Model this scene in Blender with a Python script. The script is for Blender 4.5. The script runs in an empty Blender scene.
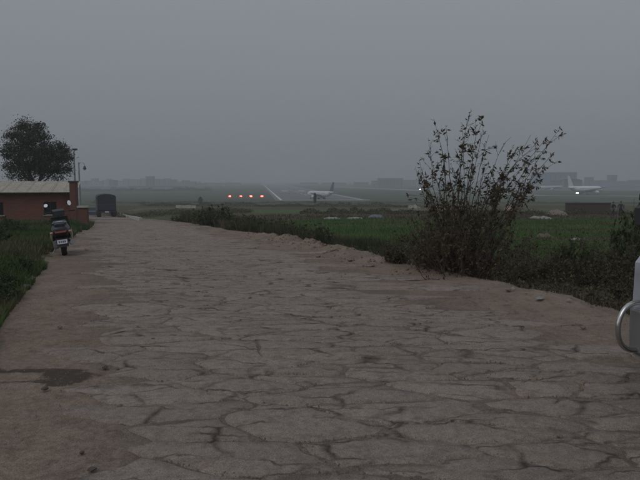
import bpy, math, random
import numpy as np
from mathutils import Vector, Matrix
from mathutils import noise as mnoise

R = math.radians
random.seed(7)
scene = bpy.context.scene
col = scene.collection

# ------------------------------------------------------------------ camera
FPX = 640 * 35.0 / 36.0            # focal length in pixels of the 640 px photograph
CAMZ = 1.5
PITCH = math.atan2(60.0, FPX)      # the horizon stands 60 px above the middle
cam_d = bpy.data.cameras.new('camera')
cam = bpy.data.objects.new('camera', cam_d)
col.objects.link(cam)
cam.location = (0, 0, CAMZ)
cam.rotation_euler = (R(90) - PITCH, 0, 0)
cam_d.lens = 35.0
cam_d.sensor_width = 36.0
cam_d.clip_start = 0.05
cam_d.clip_end = 20000
scene.camera = cam

# ------------------------------------------------------------------ world, sun, exposure
SUN_EL, SUN_ROT = R(14), R(250)
world = bpy.data.worlds.new('World')
scene.world = world
world.use_nodes = True
wn, wl = world.node_tree.nodes, world.node_tree.links
wn.clear()
w_out = wn.new('ShaderNodeOutputWorld')
w_mix = wn.new('ShaderNodeMixShader'); w_mix.inputs[0].default_value = 0.80
w_bg = wn.new('ShaderNodeBackground'); w_bg.inputs[1].default_value = 0.05
w_grey = wn.new('ShaderNodeBackground')
w_grey.inputs[0].default_value = (0.82, 0.90, 1.0, 1)   # even cloud layer
w_grey.inputs[1].default_value = 0.245
w_sky = wn.new('ShaderNodeTexSky'); w_sky.sky_type = 'NISHITA'
w_sky.sun_disc = False; w_sky.sun_elevation = SUN_EL; w_sky.sun_rotation = SUN_ROT
w_sky.dust_density = 6.0; w_sky.air_density = 1.5
w_hs = wn.new('ShaderNodeHueSaturation'); w_hs.inputs['Saturation'].default_value = 0.2
w_tc = wn.new('ShaderNodeTexCoord'); w_sep = wn.new('ShaderNodeSeparateXYZ'); wl.new(w_tc.outputs['Generated'], w_sep.inputs[0])
w_mr = wn.new('ShaderNodeMapRange')                      # overcast sky: the zenith is brighter than the horizon (CIE)
w_mr.inputs['From Min'].default_value = 0.0; w_mr.inputs['From Max'].default_value = 1.0
w_mr.inputs['To Min'].default_value = 0.190; w_mr.inputs['To Max'].default_value = 0.190 * 2.3
wl.new(w_sep.outputs[2], w_mr.inputs['Value']); wl.new(w_mr.outputs[0], w_grey.inputs[1])
wl.new(w_sky.outputs[0], w_hs.inputs['Color']); wl.new(w_hs.outputs[0], w_bg.inputs[0])
wl.new(w_bg.outputs[0], w_mix.inputs[1]); wl.new(w_grey.outputs[0], w_mix.inputs[2])
wl.new(w_mix.outputs[0], w_out.inputs[0])

sun_d = bpy.data.lights.new('sun', 'SUN')
sun_d.energy = 0.5; sun_d.angle = R(40); sun_d.color = (1.0, 0.95, 0.9)
sun = bpy.data.objects.new('sun', sun_d); col.objects.link(sun)
sun.rotation_euler = (R(40), 0, R(-35))

vs = scene.view_settings
vs.view_transform = 'Standard'; vs.look = 'None'; vs.gamma = 1.0
vs.use_curve_mapping = False
vs.exposure = 0.42
cy = scene.cycles
cy.use_denoising = True
cy.max_bounces = 5; cy.diffuse_bounces = 2; cy.glossy_bounces = 3; cy.transparent_max_bounces = 8
cy.volume_bounces = 1
cy.sample_clamp_indirect = 4.0

# ------------------------------------------------------------------ numbers: noise and terrain
def sstep(a, b, x):
    t = np.clip((np.asarray(x, float) - a) / (b - a), 0, 1)
    return t * t * (3 - 2 * t)

def _hash(ix, iy, seed):
    h = (ix.astype(np.int64) * 374761393 + iy.astype(np.int64) * 668265263 + seed * 1442695041) & 0x7fffffff
    h = ((h ^ (h >> 13)) * 1274126177) & 0x7fffffff
    return ((h ^ (h >> 16)) & 0xffff) / 65535.0

def vnoise(x, y, seed=0):
    x = np.asarray(x, float); y = np.asarray(y, float)
    ix = np.floor(x); iy = np.floor(y)
    fx = x - ix; fy = y - iy
    fx = fx * fx * (3 - 2 * fx); fy = fy * fy * (3 - 2 * fy)
    a = _hash(ix, iy, seed); b = _hash(ix + 1, iy, seed)
    c = _hash(ix, iy + 1, seed); d = _hash(ix + 1, iy + 1, seed)
    return (a * (1 - fx) + b * fx) * (1 - fy) + (c * (1 - fx) + d * fx) * fy

def fbm(x, y, seed=0, octv=4):
    s = 0; a = 0.5; t = 0
    for k in range(octv):
        s = s + a * vnoise(x * 2 ** k, y * 2 ** k, seed + k * 17); t += a; a *= 0.5
    return s / t - 0.5                      # about -0.5 .. 0.5

def road_c(y):                              # centre line of the road
    y = np.asarray(y, float)
    k = np.clip(y - 42, 0, 88)
    return 1.6 - 0.335 * y - 0.0021 * k * k - np.clip(y - 130, 0, None) * 0.37

def lat(x, y):                              # sideways distance from the centre line
    return (np.asarray(x, float) - road_c(y)) * 0.948

MOUNDS = [(-1.0, 20.2, .55, .34), (-0.2, 19.0, .45, .26), (-0.35, 17.3, .5, .20), (0.35, 16.0, .6, .16),
          (0.9, 14.2, .7, .17), (1.2, 12.9, .5, .13), (-1.9, 21.8, .6, .25), (1.75, 10.8, .5, .08),
          (-1.6, 19.4, .4, .14), (-2.6, 23.4, .5, .2), (-0.75, 18.2, .3, .2), (0.0, 17.9, .28, .15), (0.5, 14.9, .35, .14), (3.1, 8.2, .6, .06)]

def H(x, y, fine=True):
    x = np.asarray(x, float); y = np.asarray(y, float)
    u = lat(x, y)
    s = 0.048 + (0.034 - 0.048) * sstep(4, 20, u)
    t = y - 10
    r = 0.5 * (t + np.sqrt(t * t + 16))
    a = s * r; m = 11.5
    z = -0.5 * (a + m - np.sqrt((a - m) ** 2 + 1.0)) - 0.01
    near = 1 - sstep(90, 160, y)
    z = z - 0.55 * sstep(4.1, 6.0, u + fbm(x * .6, y * .6, 3) * 1.0) * sstep(2, 8, y) * near
    z = z + 0.13 * sstep(2.65, 3.6, -u) * near
    off = sstep(2.6, 3.3, np.abs(u))
    z = z + near * (fbm(x * .35, y * .35, 11) * .05 + off * fbm(x * 1.1, y * 1.1, 5) * .09)
    mk = (y > 6.5) & (y < 26) & (u > 1.5) & (u < 7.5)
    if mk.any():
        xm, ym = x[mk], y[mk]
        nA = fbm(xm * 3.2, ym * 3.2, 8, 5); nB = fbm(xm * 7, ym * 7, 88, 3); nC = np.abs(fbm(xm * 5, ym * 5, 89, 4)); dz = 0
        for (mx, my, mr, mh) in MOUNDS:
            q = np.exp(-((xm - mx) ** 2 + (ym - my) ** 2) / (mr * mr * .75))
            dz = dz + mh * .60 * sstep(.12, .95, q + nA * .9 * sstep(.03, .3, q)) * (1 + nB * .8) + sstep(.06, .4, q) * mh * (nC - .1) * .9
        z = z.copy(); z[mk] += dz
    if fine:
        z = z + near * fbm(x * 4.0, y * 4.0, 21, 3) * (.014 + .03 * off)
    return z

def h(x, y):
    return float(H(np.array([x]), np.array([y]))[0])

def ray(px, py):
    v = Vector(((px - 320) / FPX, -(py - 240) / FPX, -1.0))
    v.rotate(cam.rotation_euler)
    return v / v.y

def at(px, py, Y):                          # point on the pixel's ray at forward distance Y
    return Vector((0, 0, CAMZ)) + ray(px, py) * Y

def xat(px, Y):
    return ray(px, 180).x * Y

def ground_at(px, py, y0=2.0, y1=900):      # where the pixel's ray meets the terrain
    d = ray(px, py)
    ys = np.geomspace(y0, y1, 900)
    zz = CAMZ + d.z * ys - H(d.x * ys, ys)
    k = np.argmax(zz < 0)
    Y = float(ys[k]) if zz[k] < 0 else float(y1)
    return Vector((d.x * Y, Y, h(d.x * Y, Y)))

# ------------------------------------------------------------------ materials
MAT = {}
def new_mat(name):
    m = bpy.data.materials.new(name); m.use_nodes = True
    n, l = m.node_tree.nodes, m.node_tree.links
    b = n['Principled BSDF']
    MAT[name] = m
    return m, n, l, b

def plain(name, c, rough=0.6, metal=0.0, var=0.25, scale=6.0, bump=0.0, spec=0.5):
    m, n, l, b = new_mat(name)
    tc = n.new('ShaderNodeTexCoord'); nz = n.new('ShaderNodeTexNoise')
    nz.inputs['Scale'].default_value = scale; nz.inputs['Detail'].default_value = 6
    l.new(tc.outputs['Object'], nz.inputs['Vector'])
    rp = n.new('ShaderNodeValToRGB')
    rp.color_ramp.elements[0].position = .3; rp.color_ramp.elements[1].position = .7
    rp.color_ramp.elements[0].color = tuple(max(0, v * (1 - var)) for v in c) + (1,)
    rp.color_ramp.elements[1].color = tuple(min(1, v * (1 + var)) for v in c) + (1,)
    l.new(nz.outputs['Fac'], rp.inputs['Fac']); l.new(rp.outputs[0], b.inputs['Base Color'])
    b.inputs['Roughness'].default_value = rough; b.inputs['Metallic'].default_value = metal
    b.inputs['Specular IOR Level'].default_value = spec
    if bump:
        bp = n.new('ShaderNodeBump'); bp.inputs['Strength'].default_value = bump
        bp.inputs['Distance'].default_value = .01
        l.new(nz.outputs['Fac'], bp.inputs['Height']); l.new(bp.outputs[0], b.inputs['Normal'])
    return m

def leaf_mat(name, cols, trans=0.15, rough=0.75):
    m, n, l, b = new_mat(name)
    at_ = n.new('ShaderNodeAttribute'); at_.attribute_name = 'var'
    rp = n.new('ShaderNodeValToRGB'); e = rp.color_ramp.elements
    while len(e) < len(cols): e.new(0.5)
    for k, c in enumerate(cols):
        e[k].position = k / (len(cols) - 1); e[k].color = tuple(c) + (1,)
    l.new(at_.outputs['Fac'], rp.inputs[0]); l.new(rp.outputs[0], b.inputs['Base Color'])
    b.inputs['Roughness'].default_value = rough; b.inputs['Specular IOR Level'].default_value = 0.25
    tr = n.new('ShaderNodeBsdfTranslucent'); mx = n.new('ShaderNodeMixShader'); mx.inputs[0].default_value = trans
    l.new(rp.outputs[0], tr.inputs[0]); l.new(b.outputs[0], mx.inputs[1]); l.new(tr.outputs[0], mx.inputs[2])
    l.new(mx.outputs[0], n['Material Output'].inputs[0])
    return m

def emit(name, c, strength):
    m, n, l, b = new_mat(name)
    b.inputs['Base Color'].default_value = tuple(c) + (1,)
    b.inputs['Emission Color'].default_value = tuple(c) + (1,)
    b.inputs['Emission Strength'].default_value = strength
    return m

def mixc(n, l, a, b_, f):
    mx = n.new('ShaderNodeMix'); mx.data_type = 'RGBA'
    for s, v in ((mx.inputs[6], a), (mx.inputs[7], b_), (mx.inputs[0], f)):
        if hasattr(v, 'is_linked'): l.new(v, s)
        elif isinstance(v, tuple): s.default_value = v + (1,)
        else: s.default_value = v
    return mx.outputs[2]

def noise_node(n, l, vec, scale, detail=6, rough=.6):
    z = n.new('ShaderNodeTexNoise'); z.inputs['Scale'].default_value = scale
    z.inputs['Detail'].default_value = detail; z.inputs['Roughness'].default_value = rough
    l.new(vec, z.inputs['Vector']); return z.outputs['Fac']

def ramp(n, l, fac, p0, p1, c0=(0, 0, 0), c1=(1, 1, 1)):
    r = n.new('ShaderNodeValToRGB'); e = r.color_ramp.elements
    e[0].position, e[1].position = p0, p1
    e[0].color, e[1].color = tuple(c0) + (1,), tuple(c1) + (1,)
    l.new(fac, r.inputs[0]); return r.outputs[0]

def attr(n, name):
    a = n.new('ShaderNodeAttribute'); a.attribute_name = name; return a.outputs['Fac']

def grain(n, l, vec, c, k=1.0):
    a = ramp(n, l, noise_node(n, l, vec, 130.0, 3, .8), .36, .64, (1 - .34 * k,) * 3, (1 + .26 * k,) * 3)
    b_ = ramp(n, l, noise_node(n, l, vec, 21.0, 8, .75), .34, .66, (1 - .26 * k,) * 3, (1 + .20 * k,) * 3)
    for q in (a, b_):
        mx = n.new('ShaderNodeMix'); mx.data_type = 'RGBA'; mx.blend_type = 'MULTIPLY'; mx.inputs[0].default_value = 1.0
        l.new(c, mx.inputs[6]); l.new(q, mx.inputs[7]); c = mx.outputs[2]
    return c
def stain_mask(n, l, vec):
    nz = noise_node(n, l, vec, 14.0, 8, .75)
    ad = n.new('ShaderNodeMath'); ad.operation = 'ADD'; l.new(attr(n, 'stain'), ad.inputs[0]); l.new(nz, ad.inputs[1])
    return ramp(n, l, ad.outputs[0], .85, 1.30)
DIRT_A, DIRT_B = (.232, .180, .144), (.162, .125, .100)

# ground: dirt / crop / scrub / airfield grass by surveyed patches stored on the mesh
m, n, l, b = new_mat('ground_soil')
tc = n.new('ShaderNodeTexCoord'); vec = tc.outputs['Object']
big = noise_node(n, l, vec, .9); mid = noise_node(n, l, vec, 5.0, 8, .65); fin = noise_node(n, l, vec, 45.0, 6, .7)
dirt = mixc(n, l, DIRT_B, DIRT_A, ramp(n, l, big, .35, .65))
dirt = mixc(n, l, dirt, (.125, .088, .066), ramp(n, l, mid, .50, .78))
dirt = mixc(n, l, dirt, (.30, .225, .175), ramp(n, l, fin, .60, .80))
scrub = mixc(n, l, (.050, .048, .026), (.090, .075, .045), ramp(n, l, mid, .3, .7))
crop = mixc(n, l, (.042, .082, .026), (.070, .115, .036), ramp(n, l, mid, .3, .7))
lawn = mixc(n, l, (.036, .054, .026), (.056, .072, .036), ramp(n, l, noise_node(n, l, vec, .02, 5), .35, .65))
c_ = mixc(n, l, scrub, crop, attr(n, 'crop'))
c_ = mixc(n, l, c_, lawn, attr(n, 'lawn'))
c_ = mixc(n, l, c_, dirt, attr(n, 'dirt'))
c_ = grain(n, l, vec, c_, .9)
stain = mixc(n, l, c_, (.062, .050, .042), stain_mask(n, l, vec))
l.new(stain, b.inputs['Base Color'])
b.inputs['Roughness'].default_value = .95; b.inputs['Specular IOR Level'].default_value = .15
bp = n.new('ShaderNodeBump'); bp.inputs['Strength'].default_value = .5; bp.inputs['Distance'].default_value = .02
ad = n.new('ShaderNodeMath'); ad.operation = 'ADD'; l.new(mid, ad.inputs[0]); l.new(fin, ad.inputs[1])
l.new(ad.outputs[0], bp.inputs['Height']); l.new(bp.outputs[0], b.inputs['Normal'])

def dust_mask(n, l, vec, k):
    a = ramp(n, l, noise_node(n, l, vec, 1.1, 7, .62), .44, .62)
    sp = n.new('ShaderNodeSeparateXYZ'); l.new(vec, sp.inputs[0])
    # dust gathers on the left side of the carriageway
    c1 = n.new('ShaderNodeMath'); c1.operation = 'MULTIPLY_ADD'; c1.inputs[1].default_value = .335; l.new(sp.outputs[1], c1.inputs[0]); l.new(sp.outputs[0], c1.inputs[2])
    mr = n.new('ShaderNodeMapRange'); mr.inputs['From Min'].default_value = .1; mr.inputs['From Max'].default_value = -1.4
    mr.inputs['To Min'].default_value = .45; mr.inputs['To Max'].default_value = 1.5; l.new(c1.outputs[0], mr.inputs['Value'])
    mu = n.new('ShaderNodeMath'); mu.operation = 'MULTIPLY'; mu.use_clamp = True; l.new(a, mu.inputs[0]); l.new(mr.outputs[0], mu.inputs[1])
    m2 = n.new('ShaderNodeMath'); m2.operation = 'MULTIPLY'; m2.inputs[1].default_value = k; l.new(mu.outputs[0], m2.inputs[0])
    return m2.outputs[0]

# road joint fill: packed dirt with crumbled stone
m, n, l, b = new_mat('road_fill')
tc = n.new('ShaderNodeTexCoord'); vec = tc.outputs['Object']
big = noise_node(n, l, vec, .8); mid = noise_node(n, l, vec, 6.0, 8, .65); fin = noise_node(n, l, vec, 60.0, 6, .7)
dirt = mixc(n, l, (.128, .104, .088), (.165, .138, .118), ramp(n, l, big, .35, .65))
dirt = mixc(n, l, dirt, (.100, .081, .069), ramp(n, l, mid, .48, .72))
dirt = mixc(n, l, dirt, (.225, .188, .162), ramp(n, l, fin, .55, .72))
dirt = mixc(n, l, dirt, (.200, .163, .140), dust_mask(n, l, vec, .75))
sh = mixc(n, l, DIRT_B, DIRT_A, ramp(n, l, big, .35, .65))
sh = mixc(n, l, sh, (.125, .088, .066), ramp(n, l, mid, .50, .78))
dirt = mixc(n, l, dirt, sh, attr(n, 'edge'))
dirt = grain(n, l, vec, dirt, 1.15)
sd = mixc(n, l, dirt, (.062, .050, .042), stain_mask(n, l, vec))
l.new(sd, b.inputs['Base Color'])
b.inputs['Roughness'].default_value = .95; b.inputs['Specular IOR Level'].default_value = .15
bp = n.new('ShaderNodeBump'); bp.inputs['Strength'].default_value = .6; bp.inputs['Distance'].default_value = .015
ad = n.new('ShaderNodeMath'); ad.operation = 'ADD'; l.new(mid, ad.inputs[0]); l.new(fin, ad.inputs[1])
l.new(ad.outputs[0], bp.inputs['Height']); l.new(bp.outputs[0], b.inputs['Normal'])

# worn road plates
m, n, l, b = new_mat('worn_pavement')
tc = n.new('ShaderNodeTexCoord'); vec = tc.outputs['Object']
big = noise_node(n, l, vec, .7); mid = noise_node(n, l, vec, 7.0, 8, .7); fin = noise_node(n, l, vec, 90.0, 5, .75)
c_ = mixc(n, l, (.244, .203, .178), (.288, .241, .212), attr(n, 'var'))
c_ = mixc(n, l, c_, (.200, .163, .140), dust_mask(n, l, vec, .85))        # dust
c_ = mixc(n, l, c_, (.150, .126, .110), ramp(n, l, mid, .50, .72))        # scuffs
c_ = mixc(n, l, c_, (.100, .083, .072), ramp(n, l, fin, .54, .68))        # aggregate pits
c_ = mixc(n, l, c_, (.30, .262, .235), ramp(n, l, noise_node(n, l, vec, 34.0, 4, .7), .60, .74))   # pale grit
vo = n.new('ShaderNodeTexVoronoi'); vo.feature = 'DISTANCE_TO_EDGE'; vo.inputs['Scale'].default_value = 1.0
wv = n.new('ShaderNodeMix'); wv.data_type = 'VECTOR'
nzc = n.new('ShaderNodeTexNoise'); nzc.inputs['Scale'].default_value = 6; nzc.inputs['Detail'].default_value = 5
l.new(vec, nzc.inputs['Vector']); wv.inputs[0].default_value = .16
l.new(vec, wv.inputs[4]); l.new(nzc.outputs['Color'], wv.inputs[5])
mpv = n.new('ShaderNodeMapping'); mpv.inputs['Scale'].default_value = (1.5, 4.6, 1); mpv.inputs['Rotation'].default_value = (0, 0, R(-10))
l.new(wv.outputs[1], mpv.inputs['Vector']); l.new(mpv.outputs[0], vo.inputs['Vector'])
crk = ramp(n, l, vo.outputs['Distance'], .006, .050, (1, 1, 1), (0, 0, 0))
msk = n.new('ShaderNodeMath'); msk.operation = 'MULTIPLY'
l.new(crk, msk.inputs[0]); l.new(ramp(n, l, noise_node(n, l, vec, 2.3, 6, .65), .40, .60), msk.inputs[1])
c_ = mixc(n, l, c_, (.062, .050, .042), msk.outputs[0])
c_ = grain(n, l, vec, c_, .9)
l.new(c_, b.inputs['Base Color'])
b.inputs['Roughness'].default_value = .88; b.inputs['Specular IOR Level'].default_value = .25
bp = n.new('ShaderNodeBump'); bp.inputs['Strength'].default_value = .7; bp.inputs['Distance'].default_value = .014
ad = n.new('ShaderNodeMath'); ad.operation = 'ADD'; l.new(mid, ad.inputs[0]); l.new(fin, ad.inputs[1])
sb = n.new('ShaderNodeMath'); sb.operation = 'SUBTRACT'; l.new(ad.outputs[0], sb.inputs[0]); l.new(msk.outputs[0], sb.inputs[1])
l.new(sb.outputs[0], bp.inputs['Height']); l.new(bp.outputs[0], b.inputs['Normal'])

# brick wall
def brick_mat(name, c1, c2, mortar):
    m, n, l, b = new_mat(name)
    tc = n.new('ShaderNodeTexCoord')
    sp = n.new('ShaderNodeSeparateXYZ'); l.new(tc.outputs['Object'], sp.inputs[0])
    sm = n.new('ShaderNodeMath'); sm.operation = 'ADD'; l.new(sp.outputs[0], sm.inputs[0]); l.new(sp.outputs[1], sm.inputs[1])
    cb = n.new('ShaderNodeCombineXYZ'); l.new(sm.outputs[0], cb.inputs[0]); l.new(sp.outputs[2], cb.inputs[1])
    br = n.new('ShaderNodeTexBrick'); l.new(cb.outputs[0], br.inputs['Vector'])
    br.inputs['Scale'].default_value = 1.0
    br.inputs['Brick Width'].default_value = .24; br.inputs['Row Height'].default_value = .075
    br.inputs['Mortar Size'].default_value = .010
    br.inputs['Color1'].default_value = c1 + (1,); br.inputs['Color2'].default_value = c2 + (1,)
    br.inputs['Mortar'].default_value = mortar + (1,)
    nz = noise_node(n, l, tc.outputs['Object'], 1.3, 8, .7)
    c = mixc(n, l, br.outputs['Color'], (.10, .060, .048), ramp(n, l, nz, .48, .80))
    l.new(c, b.inputs['Base Color']); b.inputs['Roughness'].default_value = .9
    bp = n.new('ShaderNodeBump'); bp.inputs['Strength'].default_value = .4; bp.invert = True
    bp.inputs['Distance'].default_value = .008
    l.new(br.outputs['Fac'], bp.inputs['Height']); l.new(bp.outputs[0], b.inputs['Normal'])
brick_mat('brick', (.225, .070, .042), (.165, .052, .034), (.105, .070, .055))
brick_mat('brick_dark', (.150, .048, .034), (.110, .038, .028), (.080, .056, .046))
brick_mat('brick_brown', (.075, .042, .034), (.058, .036, .030), (.060, .050, .045))

plain('tin', (.36, .32, .27), .55, .15, .22, 2.5)
plain('dark_wood', (.035, .028, .024), .8)
plain('dark_glass', (.015, .018, .02), .12, 0, .1)
plain('white_paint', (.62, .62, .60), .5, 0, .10, 3)
plain('plaster', (.36, .345, .32), .8, 0, .15, 2)
plain('concrete', (.32, .31, .29), .85, 0, .2, 4)
plain('steel', (.30, .31, .32), .45, .7, .15)
plain('chrome', (.50, .50, .49), .26, 1.0, .06, 3)
plain('mirror', (.9, .9, .9), .03, 1.0, .0)
plain('rubber', (.022, .022, .023), .75, 0, .2, 20)
plain('black_plastic', (.026, .026, .028), .42, 0, .15)
plain('seat_vinyl', (.022, .028, .045), .45, 0, .15)
plain('beige_paint', (.27, .24, .19), .35, 0, .06)
plain('silver_paint', (.36, .38, .42), .42, .25, .22, 7)
plain('grey_plastic', (.15, .148, .15), .55, 0, .1)
plain('red_lens', (.16, .014, .012), .25, 0, .1)
plain('amber_lens', (.34, .24, .14), .25, 0, .1)
plain('clear_lens', (.70, .70, .68), .15, 0, .05)
plain('plate_white', (.60, .58, .66), .5, 0, .05)
plain('plate_ink', (.05, .05, .08), .5, 0, .05)
plain('tarpaulin', (.020, .024, .034), .65, 0, .3, 3, .5)
plain('truck_blue', (.024, .030, .048), .5, 0, .25, 2)
plain('aircraft_white', (.52, .54, .57), .35, 0, .05)
plain('aircraft_white_bright', (.72, .74, .76), .35, 0, .05)
plain('aircraft_navy', (.055, .075, .125), .4, 0, .1)
plain('aircraft_grey', (.22, .23, .25), .45, 0, .1)
plain('runway_asphalt', (.105, .102, .108), .85, 0, .18, .03)
plain('taxi_concrete', (.30, .29, .265), .85, 0, .10, .03)
plain('marking_white', (.52, .52, .50), .7, 0, .10, .5)
plain('blue_roof', (.075, .160, .225), .6, 0, .1, .05)
plain('dark_roof', (.060, .058, .062), .7, 0, .2, .05)
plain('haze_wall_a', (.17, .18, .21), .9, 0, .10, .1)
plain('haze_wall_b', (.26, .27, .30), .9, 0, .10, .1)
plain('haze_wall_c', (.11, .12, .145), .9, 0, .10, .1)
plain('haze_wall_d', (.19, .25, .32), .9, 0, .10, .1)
plain('bark', (.060, .048, .038), .95, 0, .35, 12, .6)
plain('twig', (.058, .044, .036), .95, 0, .35, 15)
plain('stone', (.165, .138, .118), .9, 0, .3, 8, .5)
plain('dark_stone', (.085, .075, .068), .9, 0, .3, 8, .5)
plain('litter_white', (.20, .196, .185), .6, 0, .12, 8)
plain('dark_crumb', (.105, .086, .073), .95, 0, .45, 25)
plain('clod', (.160, .118, .090), .95, 0, .4, 9)
plain('litter_pink', (.20, .15, .13), .8, 0, .25, 4)
plain('litter_blue', (.07, .085, .12), .6, 0, .2, 4)
plain('mud_brick', (.11, .085, .065), .95, 0, .3, 3, .5)
plain('skin', (.24, .14, .10), .6, 0, .05)
plain('hair', (.012, .011, .011), .6)
plain('cloth_dark', (.020, .020, .026), .9, 0, .2)
plain('cloth_navy', (.024, .026, .040), .9, 0, .2)
emit('papi_red', (1.0, .026, .020), 46)
emit('head_lamp', (1.0, .95, .86), 42)

leaf_mat('leaf_bush', [(.040, .040, .018), (.058, .048, .024), (.074, .054, .030), (.100, .058, .040)], .12)
leaf_mat('leaf_weed', [(.042, .044, .020), (.058, .056, .028), (.080, .068, .040), (.105, .085, .055)], .12)
leaf_mat('leaf_green', [(.030, .046, .018), (.042, .060, .022), (.055, .075, .028), (.072, .075, .036)], .15)
leaf_mat('leaf_tree', [(.030, .036, .020), (.038, .044, .024), (.048, .050, .028), (.058, .050, .032)], .12)
leaf_mat('grass_green', [(.034, .062, .018), (.046, .080, .022), (.064, .098, .030), (.100, .098, .052)], .18)
leaf_mat('crop_green', [(.048, .098, .027), (.060, .122, .031), (.072, .142, .036), (.094, .138, .047)], .18)
leaf_mat('grass_rank', [(.036, .044, .020), (.052, .058, .028), (.072, .068, .038), (.100, .082, .052)], .12)
leaf_mat('grass_dry', [(.046, .046, .026), (.062, .056, .032), (.085, .070, .044), (.115, .092, .060)], .12)

# ------------------------------------------------------------------ mesh builder
def tag(o, label=None, cat=None, group=None, kind=None):
    if label: o['label'] = label
    if cat: o['category'] = cat
    if group: o['group'] = group
    if kind: o['kind'] = kind
    return o

def empty(name, loc=(0, 0, 0), rz=0.0, label=None, cat=None, group=None):
    o = bpy.data.objects.new(name, None); col.objects.link(o)
    o.location = loc; o.rotation_euler = (0, 0, rz); o.empty_display_size = .1
    return tag(o, label, cat, group)

def link_mesh(name, me, mat, parent=None, loc=None):
    if mat and not me.materials: me.materials.append(MAT[mat])
    o = bpy.data.objects.new(name, me); col.objects.link(o)
    if parent: o.parent = parent
    if loc is not None: o.location = loc
    return o

class MB:
    def __init__(s): s.v = []; s.f = []
    def add(s, v, f):
        k = len(s.v); s.v += [tuple(p) for p in v]; s.f += [tuple(i + k for i in q) for q in f]; return s
    def box(s, x0, x1, y0, y1, z0, z1, M=None):
        v = [Vector((x, y, z)) for z in (z0, z1) for y in (y0, y1) for x in (x0, x1)]
        if M: v = [M @ p for p in v]
        return s.add(v, [(0, 2, 3, 1), (4, 5, 7, 6), (0, 1, 5, 4), (2, 6, 7, 3), (0, 4, 6, 2), (1, 3, 7, 5)])
    def cbox(s, x0, x1, y0, y1, z0, z1, c=.02, M=None):   # box with chamfered edges
        def ring(z, i):
            a, b_, e, g = x0 + i, x1 - i, y0 + i, y1 - i
            k = c
            return [(a + k, e, z), (b_ - k, e, z), (b_, e + k, z), (b_, g - k, z), (b_ - k, g, z), (a + k, g, z), (a, g - k, z), (a, e + k, z)]
        return s.loft([ring(z0, c), ring(z0 + c, 0), ring(z1 - c, 0), ring(z1, c)], M=M)
    def loft(s, rings, M=None, cap=True, closed=True):
        k = len(rings[0]); v = [Vector(p) for r in rings for p in r]
        if M: v = [M @ p for p in v]
        f = []
        for i in range(len(rings) - 1):
            for j in range(k if closed else k - 1):
                a = i * k + j; b_ = i * k + (j + 1) % k
                f.append((a, b_, b_ + k, a + k))
        if cap:
            f.append(tuple(range(k - 1, -1, -1))); f.append(tuple((len(rings) - 1) * k + j for j in range(k)))
        return s.add(v, f)
    def tube(s, pts, rad, k=8, M=None, cap=True):
        pts = [Vector(p) for p in pts]
        if not hasattr(rad, '__len__'): rad = [rad] * len(pts)
        rings = []; up = None
        for i, p in enumerate(pts):
            t = (pts[min(i + 1, len(pts) - 1)] - pts[max(i - 1, 0)]).normalized()
            if up is None:
                up = Vector((0, 0, 1)) if abs(t.z) < .9 else Vector((1, 0, 0))
            a = t.cross(up).normalized(); up = a.cross(t).normalized()
            rings.append([p + (a * math.cos(q) + up * math.sin(q)) * rad[i] for q in (2 * math.pi * j / k for j in range(k))])
        return s.loft(rings, M=M, cap=cap)
    def lathe(s, prof, axis='z', k=20, M=None, cap=True):      # prof: (radius, height along the axis)
        rings = []
        for r_, z_ in prof:
            ring = []
            for j in range(k):
                q = 2 * math.pi * j / k; a, b_ = r_ * math.cos(q), r_ * math.sin(q)
                ring.append({'z': (a, b_, z_), 'x': (z_, a, b_), 'y': (b_, z_, a)}[axis])
            rings.append(ring)
        return s.loft(rings, M=M, cap=cap)
    def ellipsoid(s, c, r_, k=12, m=8, M=None):
        prof = [(max(1e-3, math.sin(math.pi * i / m)), -math.cos(math.pi * i / m)) for i in range(m + 1)]
        T = Matrix.Translation(c) @ Matrix.Diagonal((r_[0], r_[1], r_[2], 1))
        return s.lathe(prof, 'z', k, (M @ T) if M else T)
    def prism(s, poly, axis, a, b_, M=None):                   # extrude a polygon along an axis
        f = {'x': lambda p, t: (t, p[0], p[1]), 'y': lambda p, t: (p[0], t, p[1]), 'z': lambda p, t: (p[0], p[1], t)}[axis]
        return s.loft([[f(p, a) for p in poly], [f(p, b_) for p in poly]], M=M)
    def mesh(s, name, smooth=False):
        me = bpy.data.meshes.new(name); me.from_pydata(s.v, [], s.f); me.update()
        import bmesh
        bm = bmesh.new(); bm.from_mesh(me); bmesh.ops.recalc_face_normals(bm, faces=bm.faces); bm.to_mesh(me); bm.free()
        if smooth:
            me.polygons.foreach_set('use_smooth', [True] * len(me.polygons))
            try: me.set_sharp_from_angle(angle=R(38))
            except Exception: pass
        return me
    def build(s, name, mat, parent=None, smooth=False, loc=None):
        return link_mesh(name, s.mesh(name, smooth), mat, parent, loc)

def copy_tree(o, parent=None):
    c = o.copy(); col.objects.link(c); c.parent = parent
    for ch in list(o.children): copy_tree(ch, c)
    return c

def raw_mesh(name, V, F, var=None):
    """V (n,3), F (m,k) numpy -> mesh; var per vertex"""
    me = bpy.data.meshes.new(name)
    k = F.shape[1]
    me.vertices.add(len(V)); me.vertices.foreach_set('co', np.ascontiguousarray(V, dtype=np.float32).ravel())
    me.loops.add(F.size); me.loops.foreach_set('vertex_index', np.ascontiguousarray(F, dtype=np.int32).ravel())
    me.polygons.add(len(F)); me.polygons.foreach_set('loop_start', np.arange(0, F.size, k, dtype=np.int32))
    try: me.polygons.foreach_set('loop_total', np.full(len(F), k, dtype=np.int32))
    except Exception: pass
    me.update(calc_edges=True)
    if var is not None:
        a = me.attributes.new('var', 'FLOAT', 'POINT'); a.data.foreach_set('value', np.ascontiguousarray(var, dtype=np.float32))
    me.validate()
    return me

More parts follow.
